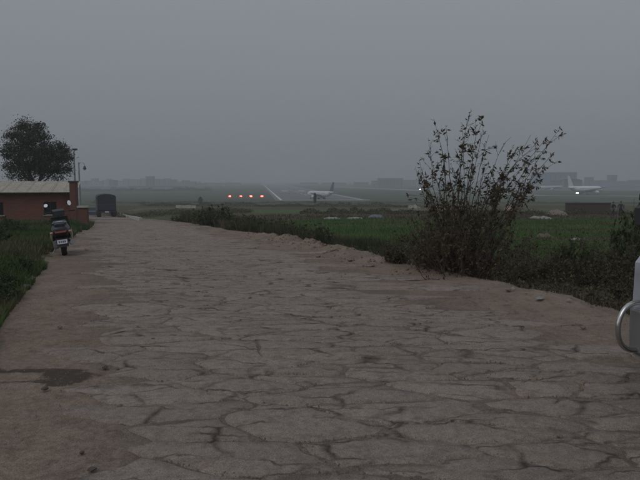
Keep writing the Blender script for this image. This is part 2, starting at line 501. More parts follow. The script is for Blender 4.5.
def add_attr(me, name, vals):
    a = me.attributes.new(name, 'FLOAT', 'POINT'); a.data.foreach_set('value', np.ascontiguousarray(vals, dtype=np.float32))

def leaves_mesh(name, P, D, L, W, var, rng, fold=.25):
    """folded leaf blades: base, two sides, tip"""
    n_ = len(P)
    D = D / (np.linalg.norm(D, axis=1, keepdims=True) + 1e-9)
    S = np.cross(D, rng.normal(size=(n_, 3))); S /= (np.linalg.norm(S, axis=1, keepdims=True) + 1e-9)
    N = np.cross(D, S)
    L = np.asarray(L)[:, None]; W = np.asarray(W)[:, None]
    V = np.empty((n_, 4, 3))
    V[:, 0] = P; V[:, 2] = P + D * L
    V[:, 1] = P + D * L * .45 + S * W + N * W * fold
    V[:, 3] = P + D * L * .45 - S * W + N * W * fold
    F = np.arange(n_ * 4).reshape(n_, 4)
    F = np.concatenate([F[:, [0, 1, 2]], F[:, [0, 2, 3]]])
    return raw_mesh(name, V.reshape(-1, 3), F, np.repeat(var, 4))

def blades_mesh(name, P, hgt, wid, lean, var, rng):
    """grass blades: bent strips of three triangles"""
    n_ = len(P); q = rng.uniform(0, 2 * np.pi, n_)
    S = np.stack([np.cos(q), np.sin(q), 0 * q], 1) * (wid * .5)[:, None]
    q2 = rng.uniform(0, 2 * np.pi, n_); B = np.stack([np.cos(q2), np.sin(q2), 0 * q2], 1) * (lean * hgt)[:, None]
    Z = np.array([0, 0, 1.0])
    V = np.empty((n_, 5, 3))
    V[:, 0] = P - S; V[:, 1] = P + S
    V[:, 2] = P - S * .7 + B * .35 + Z * (hgt * .55)[:, None]; V[:, 3] = P + S * .7 + B * .35 + Z * (hgt * .55)[:, None]
    V[:, 4] = P + B + Z * hgt[:, None]
    k = np.arange(n_)[:, None] * 5
    F = np.concatenate([k + [0, 1, 3], k + [0, 3, 2], k + [2, 3, 4]])
    return raw_mesh(name, V.reshape(-1, 3), F, np.repeat(var, 5))

# ------------------------------------------------------------------ ground sheet
def spaced(a, b_, step, grow, lim):
    o = [a]
    while o[-1] < b_: o.append(o[-1] + step)
    s = step
    while o[-1] < lim:
        s *= grow; o.append(o[-1] + s)
    return o
ys = [-400, -150, -60, -25, -12, -6, -3, -1, 0, .8] + spaced(1.4, 24, .11, 1.035, 9000)
xp = spaced(0, 9, .11, 1.05, 9000)
xs = [-v for v in xp[:0:-1]] + xp
XX, YY = np.meshgrid(np.array(xs), np.array(ys))
ZZ = H(XX, YY)
U = lat(XX, YY)
nx, ny = len(xs), len(ys)
idx = np.arange(nx * ny).reshape(ny, nx)
F = np.stack([idx[:-1, :-1], idx[:-1, 1:], idx[1:, 1:], idx[1:, :-1]], -1).reshape(-1, 4)
g_me = raw_mesh('ground', np.stack([XX, YY, ZZ], -1).reshape(-1, 3), F)
g_me.polygons.foreach_set('use_smooth', [True] * len(g_me.polygons))
nb = fbm(XX * .5, YY * .5, 31)
nb2 = fbm(XX * 2.2, YY * 2.2, 37)
dirt_a = 1 - sstep(3.9, 4.7, np.where(U > 0, U - .45, -U + 1.35) + nb * 1.4 + nb2 * .8)
dirt_a = np.maximum(dirt_a, sstep(.12, .30, fbm(XX * .06, YY * .11, 43)) * .7 * (YY < 220) * (U > 8))
for (mx, my, mr, mh) in MOUNDS:
    dirt_a = np.maximum(dirt_a, np.exp(-((XX - mx) ** 2 + (YY - my) ** 2) / (2.2 * mr * mr)) > .45)
dirt_a = dirt_a * (1 - sstep(115, 135, YY))
wob = fbm(XX * .09, YY * .15, 51) * 6
Yw = YY + wob
def crop_zone(x, y, u, yw):
    side = (x / np.maximum(y, 1)) < .16 + .05 * fbm(x * .2, y * .2, 52)
    a = ((yw > 22) & (yw < 46) & side) | (~side & (((yw > 18) & (yw < 25.5)) | ((yw > 27) & (yw < 35)) | ((yw > 37) & (yw < 43)) | ((yw > 46) & (yw < 57)))) | ((yw > 49) & (yw < 58) & side)
    return a & (u > 7.8) & (fbm(x * .3, y * .55, 53) > np.where(side, -.24, -.13))
crop_a = np.clip(crop_zone(XX, YY, U, Yw) * .55 + (0 * sstep(21, 23, Yw) * (1 - sstep(37, 38, Yw)) + sstep(42, 43, Yw) * (1 - sstep(57, 58, Yw)) +
          sstep(88, 92, Yw) * (1 - sstep(112, 116, Yw)) + .7 * sstep(150, 160, Yw) * (1 - sstep(220, 235, Yw))) * sstep(7, 9, U + nb * 3) * (Yw > 80), 0, 1)
left_g = sstep(2.7, 3.4, -U + nb * .8) * (YY < 60)
crop_a = np.clip(crop_a + .55 * left_g, 0, 1)
lawn_a = sstep(285, 310, YY + wob * 4)
SX, SY = xat(62, 4.72), 4.72
def stain_at(x, y):
    nb2 = fbm(x * 2.6, y * 6.0, 37, 5)
    def blob(cx, cy_, rx, ry_, k): return sstep(-.25, .55, 1 - np.sqrt(((x - cx) / rx) ** 2 + ((y - cy_) / ry_) ** 2) + nb2 * k)
    return np.clip(blob(SX + .02, SY, .26, .22, 1.4) + blob(SX - .5, SY + .13, .75, .075, 1.0) + .9 * blob(SX - .6, SY - .17, .6, .06, 1.0) + .6 * blob(SX - .1, SY + .3, .3, .04, 1.2), 0, 1) * .55

stain_a = stain_at(XX, YY)
for nm, a in (('dirt', dirt_a), ('crop', crop_a), ('lawn', lawn_a), ('stain', stain_a)):
    add_attr(g_me, nm, a.ravel())
ground = link_mesh('ground', g_me, 'ground_soil'); tag(ground, kind='structure')

# ------------------------------------------------------------------ road: packed fill sheet + cracked plates
ry = np.array(spaced(-3, 20, .06, 1.02, 128))
ru = np.arange(-2.95, 2.951, .06)
RY, RU = np.meshgrid(ry, ru, indexing='ij')
edge = np.abs(RU) / 2.95
wig = fbm(RY * .7, RU * 0 + np.sign(RU) * 9, 61) * .9 * sstep(.7, 1, edge) * np.sign(RU)
RX = road_c(RY) + (RU + wig) / .948
RZ = H(RX, RY, fine=False) + .006 - .05 * sstep(.97, 1.0, edge) + fbm(RX * 3.0, RY * 3.0, 71, 4) * .020 + fbm(RX * 8.0, RY * 8.0, 72, 2) * .016 * (RY < 26)
idx = np.arange(RX.size).reshape(RX.shape)
F = np.stack([idx[:-1, :-1], idx[:-1, 1:], idx[1:, 1:], idx[1:, :-1]], -1).reshape(-1, 4)
r_me = raw_mesh('road', np.stack([RX, RY, RZ], -1).reshape(-1, 3), F)
r_me.polygons.foreach_set('use_smooth', [True] * len(r_me.polygons))
add_attr(r_me, 'stain', stain_at(RX, RY).ravel())
add_attr(r_me, 'edge', sstep(1.9, 2.75, np.where(RU > 0, RU, -RU + .75 * (1 - sstep(7, 16, RY))) + fbm(RX * 1.4, RY * 1.4, 73, 4) * 1.5).ravel())
road = link_mesh('road', r_me, 'road_fill'); tag(road, kind='structure')

def clip_poly(poly, nx_, ny_, d):
    out = []
    for i in range(len(poly)):
        a = poly[i]; b_ = poly[(i + 1) % len(poly)]
        da = a[0] * nx_ + a[1] * ny_ - d; db = b_[0] * nx_ + b_[1] * ny_ - d
        if da <= 0: out.append(a)
        if (da < 0 < db) or (db < 0 < da):
            t = da / (da - db); out.append((a[0] + (b_[0] - a[0]) * t, a[1] + (b_[1] - a[1]) * t))
    return out

rng = np.random.default_rng(5)
seeds = []
cellsz = lambda v: .50 + .0 * v
v = -1.0
rowi = 0
while v < 64:
    st = .74; sv = .27
    n_ = int(5.9 / st)
    for k in range(n_ + 1):
        uu = -2.95 + (k + .5 * (rowi % 2)) * st
        seeds.append((uu + rng.uniform(-.48, .48) * st, v + rng.uniform(-.48, .48) * sv))
    v += sv; rowi += 1
seeds = np.array(seeds)
# drop some seeds, so that larger plates remain
keep = rng.random(len(seeds)) > .14 + .30 * np.clip(fbm(seeds[:, 0] * .5, seeds[:, 1] * .5, 81) * 3, -1, 1)
seeds = seeds[keep]

STRETCH = np.array([1.0, 2.3])                  # plates are wider across the road than along it
sseeds = seeds * STRETCH
def plate_geom(i):
    s0 = sseeds[i]
    d2 = ((sseeds - s0) ** 2).sum(1); nbk = np.argsort(d2)[1:18]
    poly = [(s0[0] - 1.3, s0[1] - 1.3), (s0[0] + 1.3, s0[1] - 1.3), (s0[0] + 1.3, s0[1] + 1.3), (s0[0] - 1.3, s0[1] + 1.3)]
    for j in nbk:
        q = sseeds[j]; nv = q - s0; ln = math.hypot(*nv); nv = nv / ln
        mid_ = (s0 + q) / 2
        poly = clip_poly(poly, nv[0], nv[1], float(mid_ @ nv))
        if len(poly) < 3: return None
    # subdivide the edges, then warp them with a noise field shared by neighbours
    pts = []
    for k in range(len(poly)):
        a = np.array(poly[k]) / STRETCH; b_ = np.array(poly[(k + 1) % len(poly)]) / STRETCH
        m_ = max(1, min(8, int(np.hypot(*(b_ - a)) / .065)))
        for t in range(m_): pts.append(a + (b_ - a) * t / m_)
    pts = np.array(pts)
    wx = fbm(pts[:, 0] * 2.2, pts[:, 1] * 2.2, 91, 5) * .34; wy = fbm(pts[:, 0] * 2.2, pts[:, 1] * 2.2, 97, 5) * .16
    wx = wx + fbm(pts[:, 0] * 9, pts[:, 1] * 9, 93, 2) * .06; wy = wy + fbm(pts[:, 0] * 9, pts[:, 1] * 9, 95, 2) * .04
    pts = pts + np.stack([wx, wy], 1)
    return pts

def plate_mesh(i, far):
    pts = plate_geom(i)
    if pts is None or len(pts) < 4: return None
    c = pts.mean(0)
    du = c[0]
    if abs(du) > 2.95: return None
    # ragged edges: dirt has swallowed plates there
    if abs(du) > 2.0 + 1.7 * vnoise(c[0] * .8, c[1] * .8, 14): return None
    if du < -1.35 and vnoise(c[0] * .9, c[1] * .9, 15) < .30 + .9 * (-du - 1.35) - .05 * max(0, c[1] - 8): return None
    dirv = pts - c; ln = np.linalg.norm(dirv, axis=1, keepdims=True) + 1e-6
    acr = np.abs(dirv[:, 1:2]) / ln                      # cracks across the road gape wider than those along it
    gap = (.001 + .019 * np.clip(vnoise(pts[:, 0] * 2.3, pts[:, 1] * 2.3, 16) - .30, 0, 1)[:, None]) * (.22 + .85 * acr)
    outer = c + dirv * np.clip((ln - gap) / ln, .3, 1)
    inner = c + dirv * np.clip((ln - gap - .03) / ln, .2, 1)
    core = c + dirv * .45
    lift = .010 + .012 * float(vnoise(c[0] * 1.1, c[1] * 1.1, 18)) + rng.uniform(-.003, .004)
    tx, ty = rng.uniform(-.016, .016, 2)
    allq = np.concatenate([outer, inner, core, c[None]])
    ax = road_c(allq[:, 1]) + allq[:, 0] / .948
    az = H(ax, allq[:, 1], fine=False) + (allq[:, 0] - c[0]) * tx + (allq[:, 1] - c[1]) * ty
    A3 = np.stack([ax, allq[:, 1], az], 1); kp = len(pts)
    def up(i0, i1, dz):
        r3 = A3[i0:i1].copy(); r3[:, 2] += dz; return r3
    k = len(pts)
    cc = up(3 * kp, 3 * kp + 1, lift + .004)
    wob_ = fbm(inner[:, 0] * 6, inner[:, 1] * 6, 19, 2) * .010
    if far:
        V = np.concatenate([up(0, kp, lift - .012), up(kp, 2 * kp, lift), cc])
    else:
        V = np.concatenate([up(0, kp, lift - .022), up(kp, 2 * kp, lift + wob_), up(2 * kp, 3 * kp, lift + .004), cc])
    nr = 2 if far else 3
    F = []
    for r_ in range(nr - 1):
        for j in range(k):
            a = r_ * k + j; b_ = r_ * k + (j + 1) % k
            F += [(a, b_, b_ + k), (a, b_ + k, a + k)]
    for j in range(k):
        F.append(((nr - 1) * k + j, (nr - 1) * k + (j + 1) % k, nr * k))
    return V, np.array(F), float(rng.random()), c

order = np.argsort(seeds[:, 1])
rims = []
npl = 0; farV, farF, farA, off = [], [], [], 0
for i in order:
    vy = seeds[i][1]; x = float(road_c(vy)) + seeds[i][0] / .948
    inview = vy > 2.4 and abs(x / vy) < .60
    if not inview and vy > 12: continue
    near_obj = inview and npl < 295
    pm = plate_mesh(i, not near_obj)
    if pm is None: continue
    V, F_, a_, c = pm
    if inview and vy < 13: rims.append(V[:(len(V) - 1) // (3 if near_obj else 2)])
    if near_obj:
        me = raw_mesh('paving_plate', V, F_, np.full(len(V), a_))
        me.polygons.foreach_set('use_smooth', [True] * len(me.polygons))
        link_mesh('paving_plate', me, 'worn_pavement', road); npl += 1
    else:
        farV.append(V); farF.append(F_ + off); farA.append(np.full(len(V), a_)); off += len(V)
me = raw_mesh('paving_plates', np.concatenate(farV), np.concatenate(farF), np.concatenate(farA))
me.polygons.foreach_set('use_smooth', [True] * len(me.polygons))
o = link_mesh('far_paving_plates', me, 'worn_pavement', road); tag(o, kind='stuff')

# crumbled bits along the open cracks
g = np.random.default_rng(44)
Q = np.concatenate(rims); Q = np.repeat(Q, 5, 0); n_ = len(Q)
Q = Q + g.normal(size=(n_, 3)) * [.035, .028, 0]
k = g.random(n_) < np.clip((fbm(Q[:, 0] * 1.6, Q[:, 1] * 1.6, 46) - .02) * 2.2, 0, 1); Q = Q[k]; n_ = len(Q)
s_ = g.uniform(.003, .008, n_) * np.where(g.random(n_) > .95, 1.7, 1.0)
z = H(Q[:, 0], Q[:, 1], False) + .012 + .008 * g.random(n_)
q = g.uniform(0, 6.28, n_); cq, sq = np.cos(q), np.sin(q)
tet = np.array([(1, 0, -.6), (-.6, .9, -.6), (-.7, -.8, -.6), (0.3, 0.25, .7), (-.35, -.1, .6)])
V = np.empty((n_, 5, 3))
for i in range(5):
    V[:, i, 0] = Q[:, 0] + (tet[i, 0] * cq - tet[i, 1] * sq) * s_; V[:, i, 1] = Q[:, 1] + (tet[i, 0] * sq + tet[i, 1] * cq) * s_; V[:, i, 2] = z + tet[i, 2] * s_
kk = np.arange(n_)[:, None] * 5
F = np.concatenate([kk + [0, 1, 3], kk + [1, 4, 3], kk + [1, 2, 4], kk + [2, 0, 4], kk + [0, 3, 4]])
o = link_mesh('road_crumbs', raw_mesh('road_crumbs', V.reshape(-1, 3), F), 'dark_crumb'); tag(o, 'dark crumbled bits along the road cracks', 'rubble', kind='stuff')

# far end of the road beyond the plates: a thin worn surface
ry2 = np.linspace(63.5, 127, 90); ru2 = np.linspace(-2.3, 2.3, 16)
RY, RU = np.meshgrid(ry2, ru2, indexing='ij'); RX = road_c(RY) + (RU + fbm(RY * .6, RU * 0, 12) * .5) / .948
RZ = H(RX, RY, fine=False) + .03
idx = np.arange(RX.size).reshape(RX.shape)
F = np.stack([idx[:-1, :-1], idx[:-1, 1:], idx[1:, 1:], idx[1:, :-1]], -1).reshape(-1, 4)
me = raw_mesh('far_surface', np.stack([RX, RY, RZ], -1).reshape(-1, 3), F, np.full(RX.size, .4))
link_mesh('far_surface', me, 'worn_pavement', road)

# ------------------------------------------------------------------ airfield: runway, taxiway, apron
ZA = -11.5 - 0.0
def zfar(x, y): return h(x, y)
def flat_sheet(name, pts, mat, dz, kind='structure', parent=None):
    mb = MB(); top = [(p[0], p[1], -11.36 + dz) for p in pts]
    mb.add(top, [tuple(range(len(top)))])
    o = mb.build(name, mat, parent)
    if kind: tag(o, kind=kind)
    return o
def far_pt(px, py):                       # a point of the flat airfield
    d = ray(px, py); Y = (CAMZ + 11.49) / -d.z
    return (d.x * Y, Y)
VPX = 258.0                               # direction the runway runs in
rdir = Vector((ray(VPX, 180).x, 1.0)).normalized()
rside = Vector((rdir.y, -rdir.x))
p_thr = Vector(far_pt(322, 200.3))
def rw(along, side): q = p_thr + rdir * along + rside * side; return (q.x, q.y)
runway = flat_sheet('runway', [rw(-12, -30), rw(-12, 30), rw(2600, 30), rw(2600, -30)], 'runway_asphalt', .05)
def mark(a0, a1, s0, s1): flat_sheet('runway_marking', [rw(a0, s0), rw(a0, s1), rw(a1, s1), rw(a1, s0)], 'marking_white', .07, None, runway)
mark(-2.2, 1.2, -27, 31)                     # threshold line
mark(1.4, 2200, -27, -25.4); mark(1.4, 2200, 25.6, 27)
for k in range(14): mark(75 + k * 50, 105 + k * 50, -.6, .6)
mark(310, 360, -14, -6); mark(310, 360, 6, 14)
t0, t1 = far_pt(538, 195.6), far_pt(335, 187.0)
td = (Vector(t1) - Vector(t0)).normalized(); ts = Vector((td.y, -td.x))
def tx_(along, side): q = Vector(t0) + td * along + ts * side; return (q.x, q.y)
Lt = (Vector(t1) - Vector(t0)).length
q0, q1 = Vector(far_pt(760, 197.4)), Vector(t0)
qs = (q1 - q0).normalized(); qs = Vector((qs.y, -qs.x))
e0, e1 = q0 - qs * 9, q0 + qs * 9
flat_sheet('taxiway', [tuple(e0), tx_(0, -10), tx_(Lt, -12), tx_(Lt, 12), tx_(0, 10), tuple(e1)], 'taxi_concrete', .05)
flat_sheet('apron', [far_pt(470, 190.5), far_pt(760, 191.5), far_pt(760, 187.2), far_pt(470, 187.2)], 'runway_asphalt', .04)

# ------------------------------------------------------------------ aircraft
def airliner(name, loc, heading, Lf, Rf, span, fin_h, mats, label, engines=1):
    """nose along +x of the empty; heading = angle of the nose in the ground plane"""
    root = empty(name, loc, heading, label, 'airplane', 'airliners on the airfield')
    zc = Rf * 1.75
    st = [(-.5, .10, .75), (-.47, .28, .62), (-.36, .72, .25), (-.25, .97, .04), (-.1, 1, 0), (.3, 1, 0), (.40, .96, -.02), (.45, .80, -.06), (.485, .48, -.15), (.5, .08, -.2)]
    rings = [[(a * Lf, r_ * Rf * math.cos(q), zc + dz * Rf + r_ * Rf * math.sin(q)) for q in (2 * math.pi * j / 18 for j in range(18))] for a, r_, dz in st]
    fz = MB().loft(rings).build('fuselage', mats[0], root, True)
    cw = MB()
    cw.loft([[(Lf * .452, Rf * .62 * math.cos(q), zc + Rf * .42 + Rf * .16 * math.sin(q)) for q in (2 * math.pi * j / 10 for j in range(10))],
             [(Lf * .474, Rf * .45 * math.cos(q), zc + Rf * .22 + Rf * .13 * math.sin(q)) for q in (2 * math.pi * j / 10 for j in range(10))]])
    cw.build('cockpit_window', 'dark_glass', fz)
    for s in (-1, 1):
        for k in range(int(Lf * .55 / 1.6)):
            x = -.24 * Lf + k * 1.6
            MB().box(x, x + .5, s * Rf * .955 - .05, s * Rf * .955 + .05, zc + Rf * .22, zc + Rf * .22 + .55).build('cabin_window', 'dark_glass', fz)
    def wing(nm, s, x0, x1, xt0, xt1, y0, y1, z0, z1, th, mat):
        a = [(x0, y0 * s, z0), (x1, y0 * s, z0), (x1, y0 * s, z0 + th), (x0, y0 * s, z0 + th)]
        b_ = [(xt0, y1 * s, z1), (xt1, y1 * s, z1), (xt1, y1 * s, z1 + th * .3), (xt0, y1 * s, z1 + th * .3)]
        return MB().loft([a, b_]).build(nm, mat, root)
    for s in (-1, 1):
        wing('wing', s, .14 * Lf, -.10 * Lf, -.10 * Lf, -.145 * Lf, Rf * .6, span / 2, zc - Rf * .6, zc + span * .035, Rf * .32, mats[2])
        wing('tailplane', s, -.37 * Lf, -.46 * Lf, -.46 * Lf, -.495 * Lf, Rf * .4, span * .19, zc + Rf * .35, zc + Rf * .6, Rf * .14, mats[2])
        en = MB().lathe([(Rf * .30, -.06 * Lf), (Rf * .50, -.02 * Lf), (Rf * .56, .03 * Lf), (Rf * .50, .065 * Lf), (Rf * .40, .066 * Lf), (Rf * .36, .04 * Lf)], 'x', 16,
                        Matrix.Translation((.09 * Lf, s * span * .165, zc - Rf * .95))).build('engine', mats[0], root, True)
        MB().box(.06 * Lf, .12 * Lf, s * span * .165 - .12, s * span * .165 + .12, zc - Rf * .55, zc - Rf * .30).build('pylon', mats[2], en)
        gm = MB().box(-.035 * Lf - .15, -.035 * Lf + .15, s * Rf * 1.3 - .15, s * Rf * 1.3 + .15, .5, zc - Rf * .5).build('gear_strut', 'steel', root)
        for dx in (-.55, .55):
            MB().lathe([(.2, -.45), (.55, -.4), (.55, .4), (.2, .45)], 'y', 14, Matrix.Translation((-.035 * Lf + dx, s * Rf * 1.3, .55))).build('wheel', 'rubber', gm, True)
    zt = zc + Rf * .8
    MB().loft([[(-.335 * Lf, -.2, zt), (-.335 * Lf, .2, zt), (-.475 * Lf, .2, zt), (-.475 * Lf, -.2, zt)],
               [(-.463 * Lf, -.08, zt + fin_h), (-.463 * Lf, .08, zt + fin_h), (-.515 * Lf, .08, zt + fin_h), (-.515 * Lf, -.08, zt + fin_h)]]).build('tail_fin', mats[1], root)
    ng = MB().box(.385 * Lf - .12, .385 * Lf + .12, -.12, .12, .35, zc - Rf * .8).build('gear_strut', 'steel', root)
    MB().lathe([(.15, -.3), (.4, -.25), (.4, .25), (.15, .3)], 'y', 14, Matrix.Translation((.385 * Lf, 0, .4))).build('wheel', 'rubber', ng, True)
    return root
pA = Vector(far_pt(320.5, 199.3))
airliner('airliner', (pA.x, pA.y, -11.29), R(90 + 42), 26, 1.95, 24, 6.4, ('aircraft_white', 'aircraft_navy', 'aircraft_grey'),
         'white airliner with a navy tail fin turning on the runway threshold')
pB = Vector(far_pt(585, 194.9))
airliner('airliner', (pB.x, pB.y, -11.30), R(28), 44, 2.7, 46, 9.5, ('aircraft_white_bright', 'aircraft_white_bright', 'aircraft_grey'),
         'large white airliner with an all white tail on the right taxiway')
pC = Vector(far_pt(551, 190.6))
airliner('airliner', (pC.x, pC.y, -11.31), R(200), 38, 2.1, 36, 7.5, ('aircraft_white', 'aircraft_grey', 'dark_roof'),
         'farther pale airliner on the apron in front of the blue roofed hangar')

# ------------------------------------------------------------------ glide path lights and service vehicles
for k, px in enumerate((230, 241, 251, 262)):
    p = Vector(far_pt(px, 197.0)); z = h(p.x, p.y)
    root = empty('approach_light', (p.x, p.y, z), 0, ['red runway approach light, leftmost of the row of four', 'red runway approach light, second from the left in the row of four',
                 'red runway approach light, third from the left in the row of four', 'red runway approach light, rightmost of the row, nearest the runway'][k], 'light', 'row of red approach lights')
    MB().cbox(-.75, .75, -.5, .5, .35, .95, .06).build('housing', 'concrete', root)
    for s in (-.6, .6): MB().tube([(s, 0, 0), (s, 0, .35)], .06).build('leg', 'steel', root)
    for s in (-.42, .42):
        MB().lathe([(.001, -.56), (.46 if k != 1 else .36, -.53), (.46 if k != 1 else .36, -.49)], 'y', 14, Matrix.Translation((s, 0, .65))).build('lens', 'papi_red', root)

def service_van(px, py, head, label, sc_=1.0):
    p = Vector(far_pt(px, py)); root = empty('service_vehicle', (p.x, p.y, -11.30), head, label, 'vehicle', 'vehicles with lamps lit on the taxiway')
    bd = MB().prism([(2.4, .45), (2.5, 1.1), (1.7, 1.3), (1.2, 2.1), (-2.4, 2.2), (-2.5, .45)], 'y', -.95, .95).build('body', 'white_paint', root)
    MB().prism([(1.64, 1.36), (1.22, 2.02), (1.18, 2.02), (1.58, 1.36)], 'y', -.85, .85, Matrix.Translation((.06, 0, 0))).build('windscreen', 'dark_glass', bd)
    for sx in (-1.5, 1.5):
        for sy in (-.9, .9):
            MB().lathe([(.15, -.13), (.38, -.11), (.38, .11), (.15, .13)], 'y', 14, Matrix.Translation((sx, sy, .38))).build('wheel', 'rubber', root, True)
    for sy in (-.6, .6):
        MB().lathe([(.34, 2.46), (.34, 2.56), (.02, 2.58)], 'x', 14, Matrix.Translation((0, sy, .85))).build('headlight', 'head_lamp', root)
service_van(577, 194.0, R(255), 'white service vehicle with lit headlights beside the large white airliner')
service_van(420.5, 190.0, R(250), 'small vehicle with lit headlights far off behind the tall bush')

# ------------------------------------------------------------------ far buildings
def building(name, x, y, w, d, hh, mat, roofm, label, cat='building', group=None, arch=False, rz=0.0):
    z = h(x, y); root = empty(name, (x, y, z), rz, label, cat, group)
    MB().box(-w / 2, w / 2, -d / 2, d / 2, -1, hh).build('wall', mat, root)
    if arch:
        pr = [(-w / 2 - .6, hh - .4)] + [(-(w / 2 + .6) * math.cos(math.pi * t / 12), hh + .02 + .28 * hh * math.sin(math.pi * t / 12)) for t in range(0, 13)] + [(w / 2 + .6, hh - .4)]
        MB().prism(pr, 'y', -d / 2 - .6, d / 2 + .6).build('roof', roofm, root)
    else:
        MB().box(-w / 2 - .4, w / 2 + .4, -d / 2 - .4, d / 2 + .4, hh + .003, hh + .8).build('roof', roofm, root)
    fl = max(1, int(hh / 3.2)); nwin = max(2, min(7, int(w / 5)))
    if hh > 7 and not arch and w < 60:
        for f_ in range(fl):
            for k in range(nwin):
                cx = -w / 2 + (k + .5) * w / nwin
                MB().box(cx - .9, cx + .9, -d / 2 - .06, -d / 2 + .1, f_ * 3.2 + 1.1, f_ * 3.2 + 2.5).build('window', 'dark_glass', root)
    return root
rb = random.Random(11)
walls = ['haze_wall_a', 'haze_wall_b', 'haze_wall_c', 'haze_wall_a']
# skyline beyond the airfield on the left: heights follow the hazy outline
prof = [(0, 181), (28, 180), (62, 180), (82, 178), (100, 177.5), (116, 178), (135, 176.2), (147, 175.5), (159, 176.5), (172, 178), (186, 179), (200, 181), (216, 182), (236, 183)]
def skyline(px): return float(np.interp(px, [p[0] for p in prof], [p[1] for p in prof]))
px = -20
adj = ['low', 'plain', 'tall', 'broad', 'flat roofed', 'narrow', 'pale', 'dark']
nb_ = 0
while px < 240:
    Y = rb.uniform(1050, 1600); wpx = rb.uniform(3.5, 9)
    top = skyline(px) + 1.4 + rb.uniform(-.3, 2.6)
    w = wpx * Y / FPX; hh = (180 - top) * Y / FPX + CAMZ + 11.5
    building('town_building', xat(px, Y), Y, w, rb.uniform(12, 22), max(6, hh), rb.choice(walls), 'haze_wall_c',
             'grey town block in the hazy left skyline, ' + ('behind the tree and brick house' if px < 80 else 'above the truck' if px < 118 else 'between the truck and the red lights' if px < 205 else 'above the red lights'), group='hazy town blocks left of the runway')
    px += wpx * rb.uniform(.75, 1.15); nb_ += 1
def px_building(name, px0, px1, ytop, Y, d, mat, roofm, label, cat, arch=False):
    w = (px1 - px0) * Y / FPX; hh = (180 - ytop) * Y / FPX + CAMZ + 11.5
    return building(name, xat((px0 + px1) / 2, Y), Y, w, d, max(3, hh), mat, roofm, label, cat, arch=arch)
px_building('hangar', 82, 132, 187.2, 940, 40, 'haze_wall_d', 'haze_wall_d', 'long pale blue hangar in front of the left skyline, near the road', 'hangar')
px_building('hangar', 137, 176, 187.8, 960, 40, 'haze_wall_d', 'haze_wall_c', 'long grey blue hangar in front of the left skyline, nearer the red lights', 'hangar')
px_building('shed', 178, 186, 189.0, 900, 14, 'haze_wall_b', 'haze_wall_c', 'small pale shed right of the two long hangars', 'shed')
# middle skyline
for k, (a, b_, t, Y) in enumerate([(372, 381, 181, 1250), (378, 402, 178.6, 1150), (400, 416, 180.3, 1300), (354, 368, 182.5, 1400), (300, 318, 182.8, 1500), (322, 346, 183.0, 1500)]):
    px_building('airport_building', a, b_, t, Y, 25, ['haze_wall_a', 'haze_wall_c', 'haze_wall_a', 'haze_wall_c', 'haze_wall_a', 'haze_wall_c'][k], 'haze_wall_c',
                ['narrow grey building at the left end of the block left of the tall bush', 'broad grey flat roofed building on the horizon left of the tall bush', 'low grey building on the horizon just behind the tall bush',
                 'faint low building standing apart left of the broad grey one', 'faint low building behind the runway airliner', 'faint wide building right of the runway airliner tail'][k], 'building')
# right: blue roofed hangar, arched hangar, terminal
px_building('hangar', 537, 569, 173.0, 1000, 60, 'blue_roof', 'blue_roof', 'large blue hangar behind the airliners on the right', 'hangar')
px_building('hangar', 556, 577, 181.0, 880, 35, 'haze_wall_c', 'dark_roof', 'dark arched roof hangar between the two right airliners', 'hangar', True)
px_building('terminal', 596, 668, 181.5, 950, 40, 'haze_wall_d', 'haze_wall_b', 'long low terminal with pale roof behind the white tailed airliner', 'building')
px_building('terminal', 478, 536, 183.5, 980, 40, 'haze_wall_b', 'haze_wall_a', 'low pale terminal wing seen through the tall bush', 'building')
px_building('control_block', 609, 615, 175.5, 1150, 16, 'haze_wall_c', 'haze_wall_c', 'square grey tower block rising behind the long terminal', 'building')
px_building('control_block', 586, 592, 177.5, 1200, 16, 'haze_wall_c', 'haze_wall_c', 'small grey block just right of the white airliner tail', 'building')
px_building('shed', 598, 611, 187.0, 840, 14, 'haze_wall_b', 'haze_wall_d', 'small pale shed right of the nose of the white airliner', 'shed')
px_building('shed', 616, 650, 186.0, 860, 16, 'haze_wall_d', 'haze_wall_d', 'low bluish shed above the two people', 'shed')
px_building('shed', 520, 544, 186.6, 860, 16, 'haze_wall_d', 'haze_wall_b', 'low bluish shed at the right fringe of the tall bush', 'shed')
px = 415
while px < 690:
    Y = rb.uniform(1200, 1700); wpx = rb.uniform(5, 12); top = rb.uniform(180.0, 183.3)
    building('town_building', xat(px, Y), Y, wpx * Y / FPX, rb.uniform(12, 22), (180 - top) * Y / FPX + 13, rb.choice(walls), 'haze_wall_c',
             'grey town block in the hazy skyline, ' + ('seen through the tall bush' if px < 535 else 'behind the blue hangar and airliners' if px < 603 else 'right of the white airliner'), group='hazy town blocks right of the tall bush')
    px += wpx * rb.uniform(.7, 1.2)

# ------------------------------------------------------------------ plants
def stem_path(p0, p1, rng_, bend=.12, n_=6):
    p0 = np.array(p0, float); p1 = np.array(p1, float); L = np.linalg.norm(p1 - p0)
    b1 = rng_.normal(size=3) * bend * L; b1[2] *= .3
    out = []
    for k in range(n_ + 1):
        t = k / n_
        q = p0 + (p1 - p0) * t + b1 * math.sin(math.pi * t) * (.6 + .4 * t)
        q[:2] = p0[:2] + (q[:2] - p0[:2]) * (t ** .35 if t > 0 else 0) if False else q[:2]
        out.append(q + rng_.normal(size=3) * .012 * L * (t > 0))
    return np.array(out)

def thin_tube(mb, pts, r0, r1, k=4):
    n_ = len(pts); mb.tube(pts, [r0 + (r1 - r0) * i / (n_ - 1) for i in range(n_)], k)

